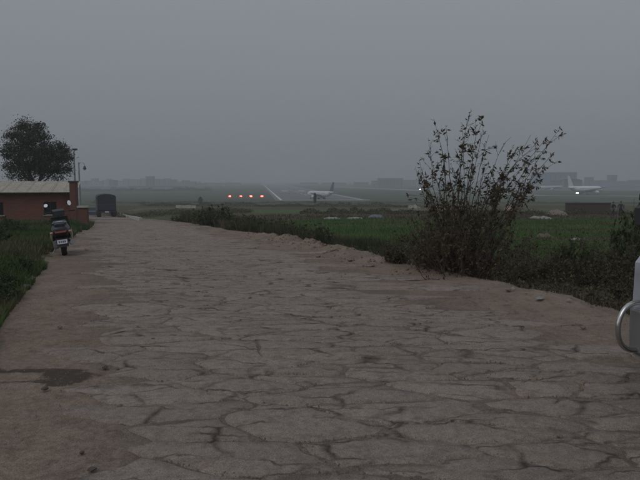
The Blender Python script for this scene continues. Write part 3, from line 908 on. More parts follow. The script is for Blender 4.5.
def shrub_data(seed, Rr, Ht, nstem, nleaf, leaf, wl=.32, low=.15, twigs=4, upright=.6, r0=.012):
    """returns a stem MB and leaf arrays for a shrub standing at the origin"""
    g = np.random.default_rng(seed); mb = MB(); P = []; D = []
    for s in range(nstem):
        q = g.uniform(0, 2 * math.pi); rr = Rr * math.sqrt(g.random())
        tip = np.array([math.cos(q) * rr, math.sin(q) * rr, Ht * (upright + (1 - upright) * g.random()) * (1 - .35 * (rr / Rr) ** 2)])
        base = np.array([math.cos(q) * rr * .35, math.sin(q) * rr * .35, -.06])
        pts = stem_path(base, tip, g, .10)
        thin_tube(mb, pts, r0, r0 * .3)
        tw = [pts]
        for t in range(twigs):
            k = g.integers(2, 6); a = pts[k]; dv = (tip - base) / np.linalg.norm(tip - base) * .5 + g.normal(size=3) * .55
            e = a + dv * Ht * g.uniform(.12, .30); e[2] = max(e[2], .03)
            tp = stem_path(a, e, g, .12, 3); thin_tube(mb, tp, r0 * .45, r0 * .2, 3); tw.append(tp)
        for j in range(nleaf):
            pt = tw[g.integers(0, len(tw))]; t = g.uniform(low, 1) * (len(pt) - 1); i = min(int(t), len(pt) - 2)
            a = pt[i] + (pt[i + 1] - pt[i]) * (t - i)
            d_ = (pt[i + 1] - pt[i]); d_ = d_ / (np.linalg.norm(d_) + 1e-6) * .6 + g.normal(size=3) * .7
            P.append(a + g.normal(size=3) * .012); D.append(d_)
    P = np.array(P); D = np.array(D); n_ = len(P)
    L = leaf * g.uniform(.6, 1.4, n_)
    return mb, P, D, L, L * wl * g.uniform(.7, 1.3, n_), np.clip(g.beta(2, 2.5, n_) + .25 * (fbm(P[:, 0] * 3, P[:, 2] * 3, seed)), 0, 1), g

def shrub_protos(tagname, n_, mat, **kw):
    out = []
    for k in range(n_):
        mb, P, D, L, W, var, g = shrub_data(100 * k + hash_name(tagname), **kw)
        sm = mb.mesh(tagname + '_stems'); sm.materials.append(MAT['twig'])
        lm = leaves_mesh(tagname + '_leaves', P, D, L, W, var, g); lm.materials.append(MAT[mat])
        out.append((sm, lm))
    return out
def hash_name(s): return sum(ord(c) * (i + 3) for i, c in enumerate(s)) % 9973

def put_shrub(proto, name, x, y, sc_, rz, label, cat='shrub', group=None, sz=1.0, dz=-.02):
    root = empty(name, (x, y, h(x, y) + dz), rz, label, cat, group)
    root.scale = (sc_, sc_, sc_ * sz)
    link_mesh('stems', proto[0], None, root); link_mesh('foliage', proto[1], None, root)
    return root

weed_p = shrub_protos('weed', 5, 'leaf_weed', Rr=.45, Ht=.75, nstem=24, nleaf=44, leaf=.065, r0=.006)
dense_p = shrub_protos('dense', 4, 'leaf_green', Rr=.85, Ht=1.2, nstem=32, nleaf=60, leaf=.095, r0=.010)
brown_p = shrub_protos('brown', 4, 'leaf_weed', Rr=.80, Ht=1.15, nstem=34, nleaf=48, leaf=.085, r0=.009)
bare_p = shrub_protos('bare', 3, 'leaf_bush', Rr=.55, Ht=1.25, nstem=20, nleaf=20, leaf=.06, r0=.007, twigs=7)

# the tall bush by the roadside
def tall_bush():
    g = np.random.default_rng(77)
    bx, by = xat(458, 11.2), 11.2; bz = h(bx, by)
    root = empty('tall_bush', (bx, by, bz), 0, 'tall straggly bush with thin leafy stems at the right roadside', 'bush')
    tips = [(471, 113), (476, 124), (434, 124), (447, 133), (441, 150), (420, 166), (425, 178), (489, 140), (505, 148), (512, 153), (523, 150), (561, 131), (548, 141),
            (537, 152), (554, 157), (530, 140), (544, 168), (527, 172), (540, 178), (458, 160), (466, 150), (452, 172), (436, 180), (484, 166), (478, 150), (495, 170), (508, 176), (516, 186),
            (424, 192), (415, 172), (431, 160), (500, 190), (532, 190), (445, 190), (470, 185), (520, 163), (462, 128), (483, 130), (428, 143), (552, 147), (536, 164)]
    P, D = [], []
    k = 0
    for (px, py) in tips:
        Yt = by + g.uniform(-.7, .7)
        tip = np.array(at(px, py - 5, Yt)) - np.array((bx, by, bz))
        base = np.array([tip[0] * .16 + g.normal() * .12, g.normal() * .25, -.08])
        b2 = base.copy(); mid_ = base + (tip - base) * .5; mid_[0] -= (tip[0] - base[0]) * g.uniform(.02, .2)
        # stems rise first, then lean out
        pts = []
        wv = g.normal(size=3) * .05
        for i in range(10):
            t = i / 9
            q = (1 - t) ** 2 * base + 2 * t * (1 - t) * mid_ + t * t * tip + wv * math.sin(t * math.pi * 2)
            pts.append(q + g.normal(size=3) * .008)
        pts = np.array(pts)
        mb = MB(); thin_tube(mb, pts, g.uniform(.010, .017), .0022, 5)
        L = np.linalg.norm(tip - base)
        tws = [(pts, .55)]
        for w in range(g.integers(7, 13)):
            i = g.integers(4, 9); a = pts[i]
            dv = (pts[i] - pts[i - 1]); dv /= np.linalg.norm(dv); dv = dv * .7 + g.normal(size=3) * .45
            e = a + dv * g.uniform(.14, .38) * (1.15 - .05 * i)
            tp = stem_path(a, e, g, .1, 3); thin_tube(mb, tp, .004, .002, 3); tws.append((tp, .15))
        mb.build('stem', 'twig', root)
        for j in range(int(g.uniform(40, 115))):
            pt, lo = tws[g.integers(0, len(tws))]
            t = (lo + (1 - lo) * g.beta(2.4, 1.0)) * (len(pt) - 1); i = min(int(t), len(pt) - 2)
            a = pt[i] + (pt[i + 1] - pt[i]) * (t - i)
            d_ = pt[i + 1] - pt[i]; d_ = d_ / (np.linalg.norm(d_) + 1e-6) * .5 + g.normal(size=3) * .6; d_[2] -= .32
            P.append(a + g.normal(size=3) * .008); D.append(d_)
    P = np.array(P); D = np.array(D); n_ = len(P)
    L = g.uniform(.04, .10, n_)
    me = leaves_mesh('foliage', P, D, L, L * g.uniform(.15, .24, n_), g.beta(1.6, 1.8, n_), g)
    link_mesh('foliage', me, 'leaf_bush', root)
    # dense tangle at the foot
    mb = MB(); P, D = [], []
    for s in range(270):
        x0 = g.normal() * .35; y0 = g.normal() * .40
        q = g.uniform(0, 2 * math.pi); ln = g.uniform(.45, 1.35) * (1 - .35 * min(1, abs(x0)))
        base = np.array([x0 * .8, y0, -.12]); tip = np.array([x0 * 1.6 + math.cos(q) * ln * .32, y0 * 1.3 + math.sin(q) * ln * .32, ln])
        pts = stem_path(base, tip, g, .09, 5); thin_tube(mb, pts, .008, .0025, 3)
        for j in range(4):
            i = g.integers(1, 5); a = pts[i]; e = a + np.array([g.normal() * .16, g.normal() * .16, g.normal() * .12 + .06])
            thin_tube(mb, np.array([a, (a + e) / 2 + g.normal(size=3) * .012, e]), .0035, .0015, 3)
            for kk in range(3):
                P.append(a + (e - a) * g.random()); D.append(g.normal(size=3))
        for j in range(9):
            t = g.uniform(.1, 1) * 5; i = min(int(t), 4); P.append(pts[i] + (pts[i + 1] - pts[i]) * (t - i)); D.append(g.normal(size=3) + [0, 0, .2])
    mb.build('twig_tangle', 'twig', root)
    P = np.array(P); n_ = len(P); L = g.uniform(.03, .085, n_)
    me = leaves_mesh('undergrowth', P, np.array(D), L, L * .28, g.beta(1.6, 2.2, n_), g)
    link_mesh('lower_foliage', me, 'leaf_bush', root)
tall_bush()

# weeds and brush along the right verge, from the tall bush to the van
g = np.random.default_rng(21)
def verge_line(px): return float(np.interp(px, [380, 400, 450, 510, 560, 600, 640, 700], [262, 267, 274, 283, 291, 299, 309, 322]))
for k in range(60):
    px = g.uniform(392, 690); py = verge_line(px) - 2 - abs(g.normal()) * 13
    p = ground_at(px, py)
    pr = (weed_p if g.random() < .62 else brown_p)
    sc_ = (g.uniform(.55, .95) if pr is weed_p else g.uniform(.38, .62)) * (.65 if px < 505 else .9)
    put_shrub(pr[g.integers(0, len(pr))], 'weed_clump', p.x, p.y, sc_, g.uniform(0, 6.28),
              'weed clump in the right verge ' + ('at the foot of the tall bush' if px < 505 else 'between the tall bush and the white paper scrap' if px < 545 else 'between the white paper scrap and the van' if px < 612 else 'right behind the van bumper'), 'weed', 'weeds of the right verge', g.uniform(.75, 1.15))
for k, (px, py, sc_) in enumerate([(523, 268, .9), (552, 272, .75), (580, 272, 1.0), (604, 282, .85), (622, 284, 1.1), (392, 262, .55), (508, 272, .8)]):
    p = ground_at(px, py)
    put_shrub(bare_p[k % 3], 'bare_shrub', p.x, p.y, sc_, g.uniform(0, 6.28),
              ['thin twiggy shrub just right of the tall bush', 'small twiggy shrub in the middle of the right verge', 'upright twiggy shrub in the verge below the two people',
               'short twiggy shrub left of the van bumper', 'tall thin twiggy shrub behind the van bumper', 'small twiggy shrub at the left foot of the tall bush', 'thin shrub against the right side of the tall bush'][k], 'shrub')
# leafy plant at the right edge of the picture
p = ground_at(641, 279)
put_shrub(dense_p[0], 'leafy_shrub', p.x - .12, p.y, .72, 1.0, 'tall narrow leafy shrub at the right edge behind the van mirror', 'shrub', None, 2.3)
put_shrub(dense_p[2], 'leafy_shrub', p.x - .9, p.y + 1.6, .6, 2.0, 'round green shrub in the verge left of the narrow leafy shrub', 'shrub', None, 1.1)

# brush along the right road edge further on
names = 0
for k in range(26):
    d_ = 23.5 + k * 1.35; x = float(road_c(d_)) + g.uniform(4.8, 5.8 + .06 * (d_ - 22)) / .948
    pr = dense_p if k % 2 else brown_p
    put_shrub(pr[k % 4], 'roadside_shrub', x, d_ + g.uniform(-.4, .4), g.uniform(.8, 1.2) * (1.0 + .014 * (d_ - 22)), g.uniform(0, 6.28),
              'shrub in the right roadside hedge, ' + ('next to the dirt mounds' if k < 7 else 'in its middle stretch' if k < 17 else 'at its far end towards the truck'), 'shrub', 'hedge of shrubs beside the road', g.uniform(.7, 1.0))
for k in range(16):
    d_ = g.uniform(19, 34); x = float(road_c(d_)) + g.uniform(4.6, 5.8) / .948
    put_shrub(weed_p[k % 5], 'weed_clump', x, d_, g.uniform(.45, .8), g.uniform(0, 6.28), 'low weed clump behind the dirt mounds at the road edge', 'weed', 'weeds behind the mounds', .8)
# hedge in front of the brick house, round the scooter
for k in range(9):
    d_ = g.uniform(15, 40); x = float(road_c(d_)) - g.uniform(4.2, 7.0) / .948
    pr = dense_p if k % 3 else brown_p
    put_shrub(pr[k % 4], 'house_shrub', x, d_, g.uniform(.4, .7), g.uniform(0, 6.28), 'low green shrub on the grass between the road and the brick house', 'shrub', 'shrubs on the left verge', .8)
for k in range(12):
    px = g.uniform(-14, 38); py = float(np.interp(px, [-12, 0, 30, 46], [345, 328, 284, 262])) - 5 - abs(g.normal()) * 14
    p = ground_at(px, py)
    put_shrub(weed_p[k % 5] if k % 2 else dense_p[k % 4], 'weed_clump', p.x - .15, p.y, g.uniform(.20, .34), g.uniform(0, 6.28), 'low green weed clump at the left grass edge', 'weed', 'weeds of the left verge', .8)
# lone far trees
def small_tree(px, py, Y, ht, rad, label, mat='leaf_tree', name='small_tree'):
    x = xat(px, Y); root = empty(name, (x, Y, h(x, Y)), 0, label, 'tree')
    gg = np.random.default_rng(int(px)); mb = MB(); thin_tube(mb, stem_path((0, 0, -.2), (0, 0, ht * .7), gg, .02), .06 * rad + .05, .03); mb.build('trunk', 'bark', root)
    n_ = 1500; q = gg.uniform(0, 2 * np.pi, n_); t = gg.random(n_) ** .8
    rr = rad * np.sqrt(gg.random(n_)) * np.sin(np.pi * np.clip(.12 + .86 * t, 0, 1)) ** .7
    P = np.stack([np.cos(q) * rr, np.sin(q) * rr, ht * (.15 + .85 * t)], 1)
    L = gg.uniform(.05, .10, n_) * ht * .7
    link_mesh('crown', leaves_mesh('crown', P, gg.normal(size=(n_, 3)), L, L * .35, gg.random(n_), gg), mat, root)
small_tree(200, 207, 215, 2.6, 1.0, 'small dark pointed tree standing alone left of the red lights')
small_tree(315, 206, 215, 3.9, .55, 'slim dark tree standing alone in front of the runway airliner')

# ------------------------------------------------------------------ the tree behind the brick house
def big_tree():
    Y = 60.0; k_ = Y / FPX; bx = xat(36, Y); bz = h(bx, Y)
    root = empty('broadleaf_tree', (bx, Y, bz), 0, 'dark broadleaf tree with an uneven crown behind the brick house', 'tree')
    g = np.random.default_rng(31)
    def loc(px, py, dy): p = at(px, py, Y); return np.array([(p.x - bx), dy, p.z - bz])
    mb = MB(); fork = loc(36, 186, 0)
    thin_tube(mb, stem_path((0, 0, -.3), fork, g, .03), .24, .18, 8)
    clumps = []
    for i in range(230):
        if i % 10 < 7:
            q = g.uniform(0, 2 * math.pi); r_ = g.random() ** .55
            px = 29 + 23 * r_ * math.cos(q); py = 151 + 29 * r_ * math.sin(q)
        else:
            q = g.uniform(0, 2 * math.pi); r_ = g.random() ** .55
            px = 53 + 16 * r_ * math.cos(q); py = 161 + 19 * r_ * math.sin(q)
        dep = math.sqrt(max(0, 1 - r_ * r_)) * 2.4
        clumps.append(loc(px, py, g.uniform(-dep, dep)))
    for (px, py) in [(5, 151), (7, 166), (24, 121), (41, 126), (66, 150), (69, 158), (62, 145), (69, 170), (13, 177), (20, 178), (15, 130)]:
        clumps.append(loc(px, py, g.uniform(-.6, .6)))
    for (px, py) in [(28, 160), (20, 148), (33, 143), (45, 160), (56, 162), (14, 165), (38, 132), (24, 134)]:
        e = loc(px, py, g.uniform(-1, 1)); lp = stem_path(fork * [1, 1, .93], e, g, .08); thin_tube(mb, lp, .11, .03, 6)
        near_ = sorted(clumps, key=lambda c: np.linalg.norm(c - e))[:22]
        for c in near_[::2]:
            thin_tube(mb, stem_path(lp[g.integers(3, 6)], c, g, .1, 3), .03, .008, 3)
    mb.build('trunk', 'bark', root)
    P = []
    for c in clumps:
        m_ = int(g.uniform(70, 130)); sp = g.uniform(.18, .36)
        P.append(c + g.normal(size=(m_, 3)) * [sp, sp, sp * .8])
    P = np.concatenate(P); n_ = len(P); L = g.uniform(.10, .20, n_)
    link_mesh('crown', leaves_mesh('crown', P, g.normal(size=(n_, 3)) + [0, 0, -.2], L, L * .36, g.beta(2, 2, n_), g), 'leaf_tree', root)
big_tree()

# ------------------------------------------------------------------ grass and crops
def grass(name, pts, hgt, wid, lean, mat, label, cat='grass', seed=1):
    g = np.random.default_rng(seed); n_ = len(pts)
    P = np.stack([pts[:, 0], pts[:, 1], H(pts[:, 0], pts[:, 1]) - .01], 1)
    hh = hgt * g.uniform(.5, 1.3, n_); ww = wid * g.uniform(.6, 1.4, n_)
    var = np.clip(.5 + fbm(pts[:, 0] * .8, pts[:, 1] * .8, seed) * 1.2 + fbm(pts[:, 0] * .15, pts[:, 1] * .22, seed + 5) * 1.6 + g.normal(size=n_) * .16, 0, 1)
    o = link_mesh(name, blades_mesh(name, P, hh, ww, g.uniform(.1, lean, n_), var, g), mat)
    tag(o, label, cat, kind='stuff'); return o

g = np.random.default_rng(2)
# left verge
d_ = 2.0 + 41 * g.random(125000) ** 2.2; uu = -(2.66 - .08 * (1 - sstep(5.2, 6.8, d_)) + .25 * sstep(11, 13, d_) * (1 - sstep(26, 32, d_)) + g.random(125000) ** 1.3 * (3.4 + d_ * .26))
x = road_c(d_) + uu / .948
k = (np.abs(x / d_) < 1.9) & (fbm(x * .9, d_ * .9, 41) + .22 * (-uu - 2.62) > .02 - .22 * (1 - sstep(7.5, 10, d_)))
pts = np.stack([x, d_], 1)[k]
grass('left_grass', pts, np.clip(.11 + .004 * pts[:, 1] + .10 * np.clip(fbm(pts[:, 0] * .7, pts[:, 1] * .7, 66) * 2, -.5, 1), .05, .30), .005 + .0010 * pts[:, 1], .7, 'grass_green', 'green grass along the left road edge', seed=3)
# crops on the right
d_ = 17 + 45 * g.random(120000) ** 1.15; x = g.uniform(-.12, .80, 120000) * d_
u = lat(x, d_); yw = d_ + fbm(x * .09, d_ * .15, 51) * 6
k = crop_zone(x, d_, u, yw) & (np.mod(yw * .8 + x * .25 + fbm(x * .4, d_ * .4, 57) * .5, 1.0) > .22)
pts = np.stack([x, d_], 1)[k]
grass('field_crop', pts, np.full(len(pts), .17), .012 + .0009 * pts[:, 1], .6, 'crop_green', 'green crop in the fields right of the road', 'crop', seed=4)
# dry grass on the right verge and field borders
d_ = 6.2 + 70 * g.random(78000) ** 2.0; x = g.uniform(-.25, .80, 78000) * d_
u = lat(x, d_); yw = d_ + fbm(x * .09, d_ * .15, 51) * 6
k = (u > 4.55 + .9 * fbm(x * .7, d_ * .7, 9) * 2) & ~crop_zone(x, d_, u, yw)
pts = np.stack([x, d_], 1)[k]
grass('dry_grass', pts, np.clip(.10 + .002 * pts[:, 1], .1, .2), .005 + .0011 * pts[:, 1], .9, 'grass_dry', 'dry brown grass and stubble right of the road', seed=5)
d_ = 19 + 36 * g.random(42000) ** 1.2; uu = 4.4 + g.random(42000) ** 1.2 * (2.2 + .05 * d_); x = road_c(d_) + uu / .948
k = fbm(x * .8, d_ * .8, 77) > -.10
pts = np.stack([x, d_], 1)[k]
grass('tall_grass', pts, .22 + .011 * pts[:, 1] * (1 + fbm(pts[:, 0] * .5, pts[:, 1] * .5, 78) * 1.6), .006 + .0009 * pts[:, 1], .7, 'grass_rank', 'rank brown green grass among the roadside shrubs', seed=6)
# leafy ground cover on the verge bank
d_ = 6.5 + 22 * g.random(42000) ** 1.5; x = g.uniform(.02, .80, 42000) * d_
u = lat(x, d_); k = (u > 4.7 + fbm(x * .8, d_ * .8, 19) * 1.2) & (fbm(x * 1.2, d_ * 1.2, 29) > -.12)
x, d_ = x[k], d_[k]; n_ = len(x)
P = np.stack([x, d_, H(x, d_) + g.random(n_) ** 2 * .26], 1); L = g.uniform(.03, .09, n_)
o = link_mesh('ground_cover', leaves_mesh('ground_cover', P, g.normal(size=(n_, 3)) + [0, 0, .3], L, L * .3, g.beta(2, 2, n_), g), 'leaf_weed')
tag(o, 'low leafy ground cover on the right bank', 'ground cover', kind='stuff')
# dark hedgerows between the fields and at the foot of the airfield
def hedgerow(name, a, b_, ht, dep, n_, mat, label, seed):
    g = np.random.default_rng(seed); t = g.random(n_)
    x = a[0] + (b_[0] - a[0]) * t; y = a[1] + (b_[1] - a[1]) * t + g.normal(size=n_) * dep
    top = ht * (.45 + 1.1 * vnoise(t * 28, t * 0, seed)) * (.6 + .8 * vnoise(t * 90, t * 0, seed + 3))
    P = np.stack([x, y, H(x, y, False) + top * g.random(n_) ** .8], 1); L = g.uniform(.08, .20, n_) * max(1, y.mean() / 150)
    o = link_mesh(name, leaves_mesh(name, P, g.normal(size=(n_, 3)), L, L * .4, g.random(n_), g), mat)
    tag(o, label, 'hedge', kind='stuff')
hedgerow('field_hedge', (xat(300, 84), 84), (xat(660, 76), 76), .5, 1.2, 16000, 'leaf_weed', 'dark hedge across the fields', 61)
hedgerow('far_hedge', (xat(140, 150), 150), (xat(420, 135), 135), .6, 2.5, 15000, 'leaf_weed', 'dark far hedge left of the tall bush', 62)
hedgerow('boundary_hedge', (xat(90, 300), 300), (xat(680, 285), 285), .8, 6.0, 22000, 'leaf_weed', 'dark scrub line along the airfield boundary', 63)
hedgerow('airfield_hedge', (xat(70, 690), 690), (xat(212, 760), 760), 3.0, 5.0, 9000, 'leaf_weed', 'dark tree line below the far hangars on the left', 64)
hedgerow('low_scrub', (xat(110, 105), 105), (xat(250, 92), 92), .55, 3.0, 12000, 'leaf_weed', 'dark scrub beyond the truck', 65)

# ------------------------------------------------------------------ stones, gravel and litter
def rock_mesh(seed, flat=.6):
    g = np.random.default_rng(seed); mb = MB().ellipsoid((0, 0, 0), (1, 1, flat), 7, 5)
    mb.v = [tuple(np.array(p) * (1 + g.normal() * .13)) for p in mb.v]
    return mb.mesh('rock')
rocks = [rock_mesh(k) for k in range(4)]
for r_ in rocks: r_.materials.append(MAT['stone'])
drocks = [rock_mesh(k + 9) for k in range(3)]
for r_ in drocks: r_.materials.append(MAT['dark_stone'])
for k, (px, py, w, dark) in enumerate([(153, 342, .018, 1), (105, 371, .030, 1), (118, 372, .016, 1), (92, 474, .024, 1), (82, 458, .018, 1), (45, 392, .03, 1),  (508, 292, .05, 0),
                                       (27, 290, .08, 1), (250, 300, .03, 0), (388, 300, .04, 0), (470, 318, .03, 0), (583, 330, .035, 0), (350, 262, .06, 0), (318, 258, .07, 0), (60, 330, .03, 0), (120, 410, .02, 0), (560, 440, .02, 0), (210, 445, .02, 0)]):
    p = ground_at(px, py)
    o = link_mesh('pebble', (drocks if dark else rocks)[k % 3], None, None, (p.x, p.y, p.z + .018 + w * .25))
    o.scale = (w, w * .8, w * .8); o.rotation_euler = (0, 0, k * 1.3)
    tag(o, 'dark loose stone lying on the left side of the road' if dark else 'small pale loose stone lying on the road or its dirt shoulder', 'stone', 'dark loose stones' if dark else 'pale loose stones')
g = np.random.default_rng(8)
n_ = 26000
d_ = 2.6 + 14 * g.random(n_) ** 1.6; u = g.uniform(-3.9, 4.6, n_); x = road_c(d_) + u / .948
wgt = np.clip(.35 + .9 * sstep(1.6, 2.9, np.abs(u)) + fbm(x * 1.3, d_ * 1.3, 55) * 1.6, 0, 1)
k = (g.random(n_) < wgt) & (np.abs(x / d_) < .6); x, d_ = x[k], d_[k]; n_ = len(x)
s_ = g.uniform(.0025, .0085, n_) * (1 + (g.random(n_) > .95) * 1.4)
z = np.maximum(H(x, d_), H(x, d_, False) + .006 + fbm(x * 3.0, d_ * 3.0, 71, 4) * .034 * (np.abs(lat(x, d_)) < 2.8)) + s_ * .3
tet = np.array([(1, 0, -.5), (-.6, .9, -.5), (-.6, -.9, -.5), (0.1, 0.1, .9)])
V = np.empty((n_, 4, 3)); q = g.uniform(0, 6.28, n_); cq, sq = np.cos(q), np.sin(q)
for i in range(4):
    V[:, i, 0] = x + (tet[i, 0] * cq - tet[i, 1] * sq) * s_; V[:, i, 1] = d_ + (tet[i, 0] * sq + tet[i, 1] * cq) * s_; V[:, i, 2] = z + tet[i, 2] * s_
kk = np.arange(n_)[:, None] * 4
F = np.concatenate([kk + [0, 1, 3], kk + [1, 2, 3], kk + [2, 0, 3]])
o = link_mesh('gravel', raw_mesh('gravel', V.reshape(-1, 3), F), 'stone'); tag(o, 'fine grit and gravel scattered over the road', 'gravel', kind='stuff')

g = np.random.default_rng(18); cl = []
for (mx, my, mr, mh) in MOUNDS:
    m_ = int(80 * mr) if my > 9 else 6; cl.append(np.stack([mx + g.normal(size=m_) * mr * .75, my + g.normal(size=m_) * mr * .75], 1))
cl = np.concatenate(cl); n_ = len(cl); base = MB().ellipsoid((0, 0, 0), (1, .8, .6), 5, 3); fr = [f_ for f_ in base.f if len(f_) == 4]; base = np.array(base.v) * g.uniform(.6, 1.35, (len(base.v), 1))
s_ = g.uniform(.008, .034, n_) * np.where(g.random(n_) > .93, 2.0, 1); q = g.uniform(0, 6.28, n_); cq, sq = np.cos(q)[:, None], np.sin(q)[:, None]
V = np.stack([cl[:, :1] + (base[:, 0] * cq - base[:, 1] * sq) * s_[:, None], cl[:, 1:] + (base[:, 0] * sq + base[:, 1] * cq) * s_[:, None], H(cl[:, 0], cl[:, 1])[:, None] + .1 * s_[:, None] + base[:, 2] * s_[:, None]], -1)
F = (np.arange(n_)[:, None, None] * len(base) + np.array(fr)[None]).reshape(-1, 4)
o = link_mesh('dirt_clods', raw_mesh('dirt_clods', V.reshape(-1, 3), F), 'clod'); tag(o, 'loose earth clods on the roadside dirt mounds', 'clods', kind='stuff')

def crumple(name, px, py, w, d2, hh, mat, label, cat, seed):
    p = ground_at(px, py); g = np.random.default_rng(seed); m_ = 9
    V = []; 
    for i in range(m_):
        for j in range(m_):
            a, b_ = i / (m_ - 1) - .5, j / (m_ - 1) - .5
            e = max(0, 1 - (2 * max(abs(a), abs(b_))) ** 3)
            V.append((a * w * (1 + g.normal() * .04), b_ * d2 * (1 + g.normal() * .04), .01 + hh * e * (.35 + .9 * vnoise(i * .7, j * .7, seed))))
    F = [(i * m_ + j, (i + 1) * m_ + j, (i + 1) * m_ + j + 1, i * m_ + j + 1) for i in range(m_ - 1) for j in range(m_ - 1)]
    o = MB().add(V, F).build(name, mat); o.location = (p.x, p.y, p.z + .02); o.rotation_euler = (0, 0, g.uniform(0, 3)); tag(o, label, cat)
    return p
crumple('litter_scrap', 540, 300.5, .14, .08, .025, 'litter_white', 'white paper scrap lying at the right verge edge', 'litter', 1)
crumple('litter_scrap', 569, 303, .06, .05, .02, 'litter_white', 'smaller pale scrap at the right verge near the van bumper', 'litter', 2)
crumple('litter_scrap', 513, 291, .08, .05, .03, 'litter_white', 'tiny pale scrap at the verge edge right of the tall bush', 'litter', 12)
crumple('plastic_sheet', 332, 219, 1.6, 1.2, .16, 'litter_white', 'white plastic sheet in the dark field strip, left of two', 'sheet', 3)
crumple('plastic_sheet', 354, 219, 2.3, 1.5, .16, 'litter_white', 'longer white plastic sheet in the dark field strip, right of two', 'sheet', 4)
crumple('plastic_sheet', 376, 218, 3.2, 1.6, .25, 'litter_blue', 'bluish plastic sheet in the dark field strip left of the tall bush', 'sheet', 5)
crumple('plastic_sheet', 414, 208.5, 2.3, 2, .8, 'litter_white', 'white heap of sheeting on the field behind the left of the tall bush', 'sheet', 6)
crumple('plastic_sheet', 450, 214, 1.2, 1.2, .8, 'litter_pink', 'reddish heap seen through the middle of the tall bush', 'heap', 7)
crumple('plastic_sheet', 511, 211, 2.2, 1.5, 1.1, 'litter_pink', 'pale pinkish heap just right of the tall bush', 'heap', 8)
crumple('plastic_sheet', 577, 241, .6, .4, .08, 'litter_white', 'pale sheet lying on the green field left of the van', 'sheet', 9)
crumple('rubble_heap', 534, 213, 1.6, 1.5, .5, 'litter_white', 'whitish rubble heap right of the pinkish heap', 'rubble', 10)
crumple('rubble_heap', 545, 238, .7, .7, .2, 'mud_brick', 'low brown heap on the green field in front of the white rubble', 'heap', 11)
crumple('rubble_heap', 556, 215, 2.6, 1.6, .6, 'stone', 'long grey rubble heap left of the brown brick wall', 'rubble', 13)
crumple('plastic_sheet', 540, 219, 2.2, 1.0, .25, 'litter_white', 'flat pale sheet below the white rubble heap', 'sheet', 14)
for k, (px, py) in enumerate([(190, 208), (206, 207)]):
    pass

# ------------------------------------------------------------------ brick house and neighbours
def brick_house():
    Y = 45.0; xr = xat(72, Y); gz = h(xr - 3, Y) - .15
    root = empty('brick_house', (xr, Y, gz), R(17), 'low red brick house with pale tin roof on the left', 'house')
    Wd, Dp = 11.0, 4.2; eave = (CAMZ - 12.0 * Y / FPX) - gz; rear = eave + .66
    w0 = MB()
    # front wall with window openings: pieces round them
    wins = [(-1.95, -1.1, .75, 1.65), (-5.75, -4.55, .75, 1.65), (-9.2, -8.2, .75, 1.65)]
    xs_ = [-Wd] + sorted([v for w in wins for v in w[:2]]) + [0]
    for i in range(len(xs_) - 1):
        a, b_ = xs_[i], xs_[i + 1]
        if any(abs(a - w[0]) < 1e-6 for w in wins):
            w0.box(a, b_, 0, .23, -.4, .75); w0.box(a, b_, 0, .23, 1.65, eave)
        else: w0.box(a, b_, 0, .23, -.4, eave)
    w0.build('front_wall', 'brick', root)
    for xx in (-.23, -Wd):
        MB().prism([(.232, -.4), (Dp, -.4), (Dp, rear), (.232, eave)], 'x', xx, xx + .23).build('side_wall', 'brick', root)
    MB().box(-Wd + .232, -.232, Dp - .23, Dp - .002, -.4, rear - .05).build('rear_wall', 'brick', root)
    for (a, b_, z0, z1) in wins:
        w = MB().box(a + .003, b_ - .003, .12, .16, z0 + .003, z1 - .003).build('window', 'dark_glass', root)
        f = MB()
        for q in (a + .003, (a + b_) / 2 - .025, b_ - .053): f.box(q, q + .05, .07, .118, z0 + .004, z1 - .004)
        f.build('frame', 'dark_wood', w)
        MB().box(a - .06, b_ + .06, -.06, -.003, z0 - .08, z0).build('sill', 'concrete', w)
    # corrugated tin sheets, one by one
    n_ = 14; sw = (Wd + .5) / n_
    for k in range(n_):
        mb = MB(); m_ = 13; top = []
        for j in range(m_):
            x = -Wd - .25 + k * sw + (sw + .05) * j / (m_ - 1); zz = .018 * math.cos(j * math.pi) + .006 * (k % 2) + random.uniform(0, .004)
            top.append((x, zz))
        sl = (rear - eave) / Dp
        rings = []
        for (yy) in (-.45, Dp + .3):
            rings.append([(x, yy, eave + .06 + sl * yy + z) for x, z in top] + [(x, yy, eave + .052 + sl * yy + z) for x, z in reversed(top)])
        mb.loft(rings).build('roof_sheet', 'tin', root)
    MB().box(-Wd - .2, .2, -.42, -.36, eave - .07, eave + .01).build('eave_beam', 'dark_wood', root)
    return xr, Y, gz
hx, hy, hz = brick_house()
def brick_box(name, px0, px1, ytop, Y, dep, label, cat, mat='brick', cap=None, base_drop=.3):
    x0, x1 = xat(px0, Y), xat(px1, Y); z0 = h((x0 + x1) / 2, Y); zt = CAMZ - (ytop - 180) * Y / FPX
    root = empty(name, ((x0 + x1) / 2, Y, z0), 0, label, cat); w = (x1 - x0) / 2
    MB().cbox(-w, w, 0, dep, -base_drop, zt - z0, .015).build('brickwork', mat, root)
    if cap: MB().cbox(-w - .06, w + .06, -.06, dep + .06, zt - z0 + .002, zt - z0 + .12, .02).build('cap', cap, root)
    return root
brick_box('brick_pillar', 69, 75, 182.5, 44.3, .5, 'red brick pillar with dark cap at the right end of the house', 'pillar', 'brick_dark', cap='dark_wood')
brick_box('brick_wall', 77, 86, 208, 35, .24, 'low red brick wall stub behind the scooter', 'wall', 'brick_dark', cap='concrete')
brick_box('brick_wall', 567, 612, 203.5, 78, .3, 'low brown brick wall across the field beside the two people', 'wall', 'brick_brown', cap='dark_roof')
x0 = xat(76.3, 47.5); z0 = h(x0, 47.5)
root = empty('white_post', (x0, 47.5, z0), 0, 'short white post next to the brick pillar', 'post')
MB().cbox(-.10, .10, -.10, .10, -.2, CAMZ - 4 * 47.5 / FPX - z0, .015).build('shaft', 'white_paint', root)
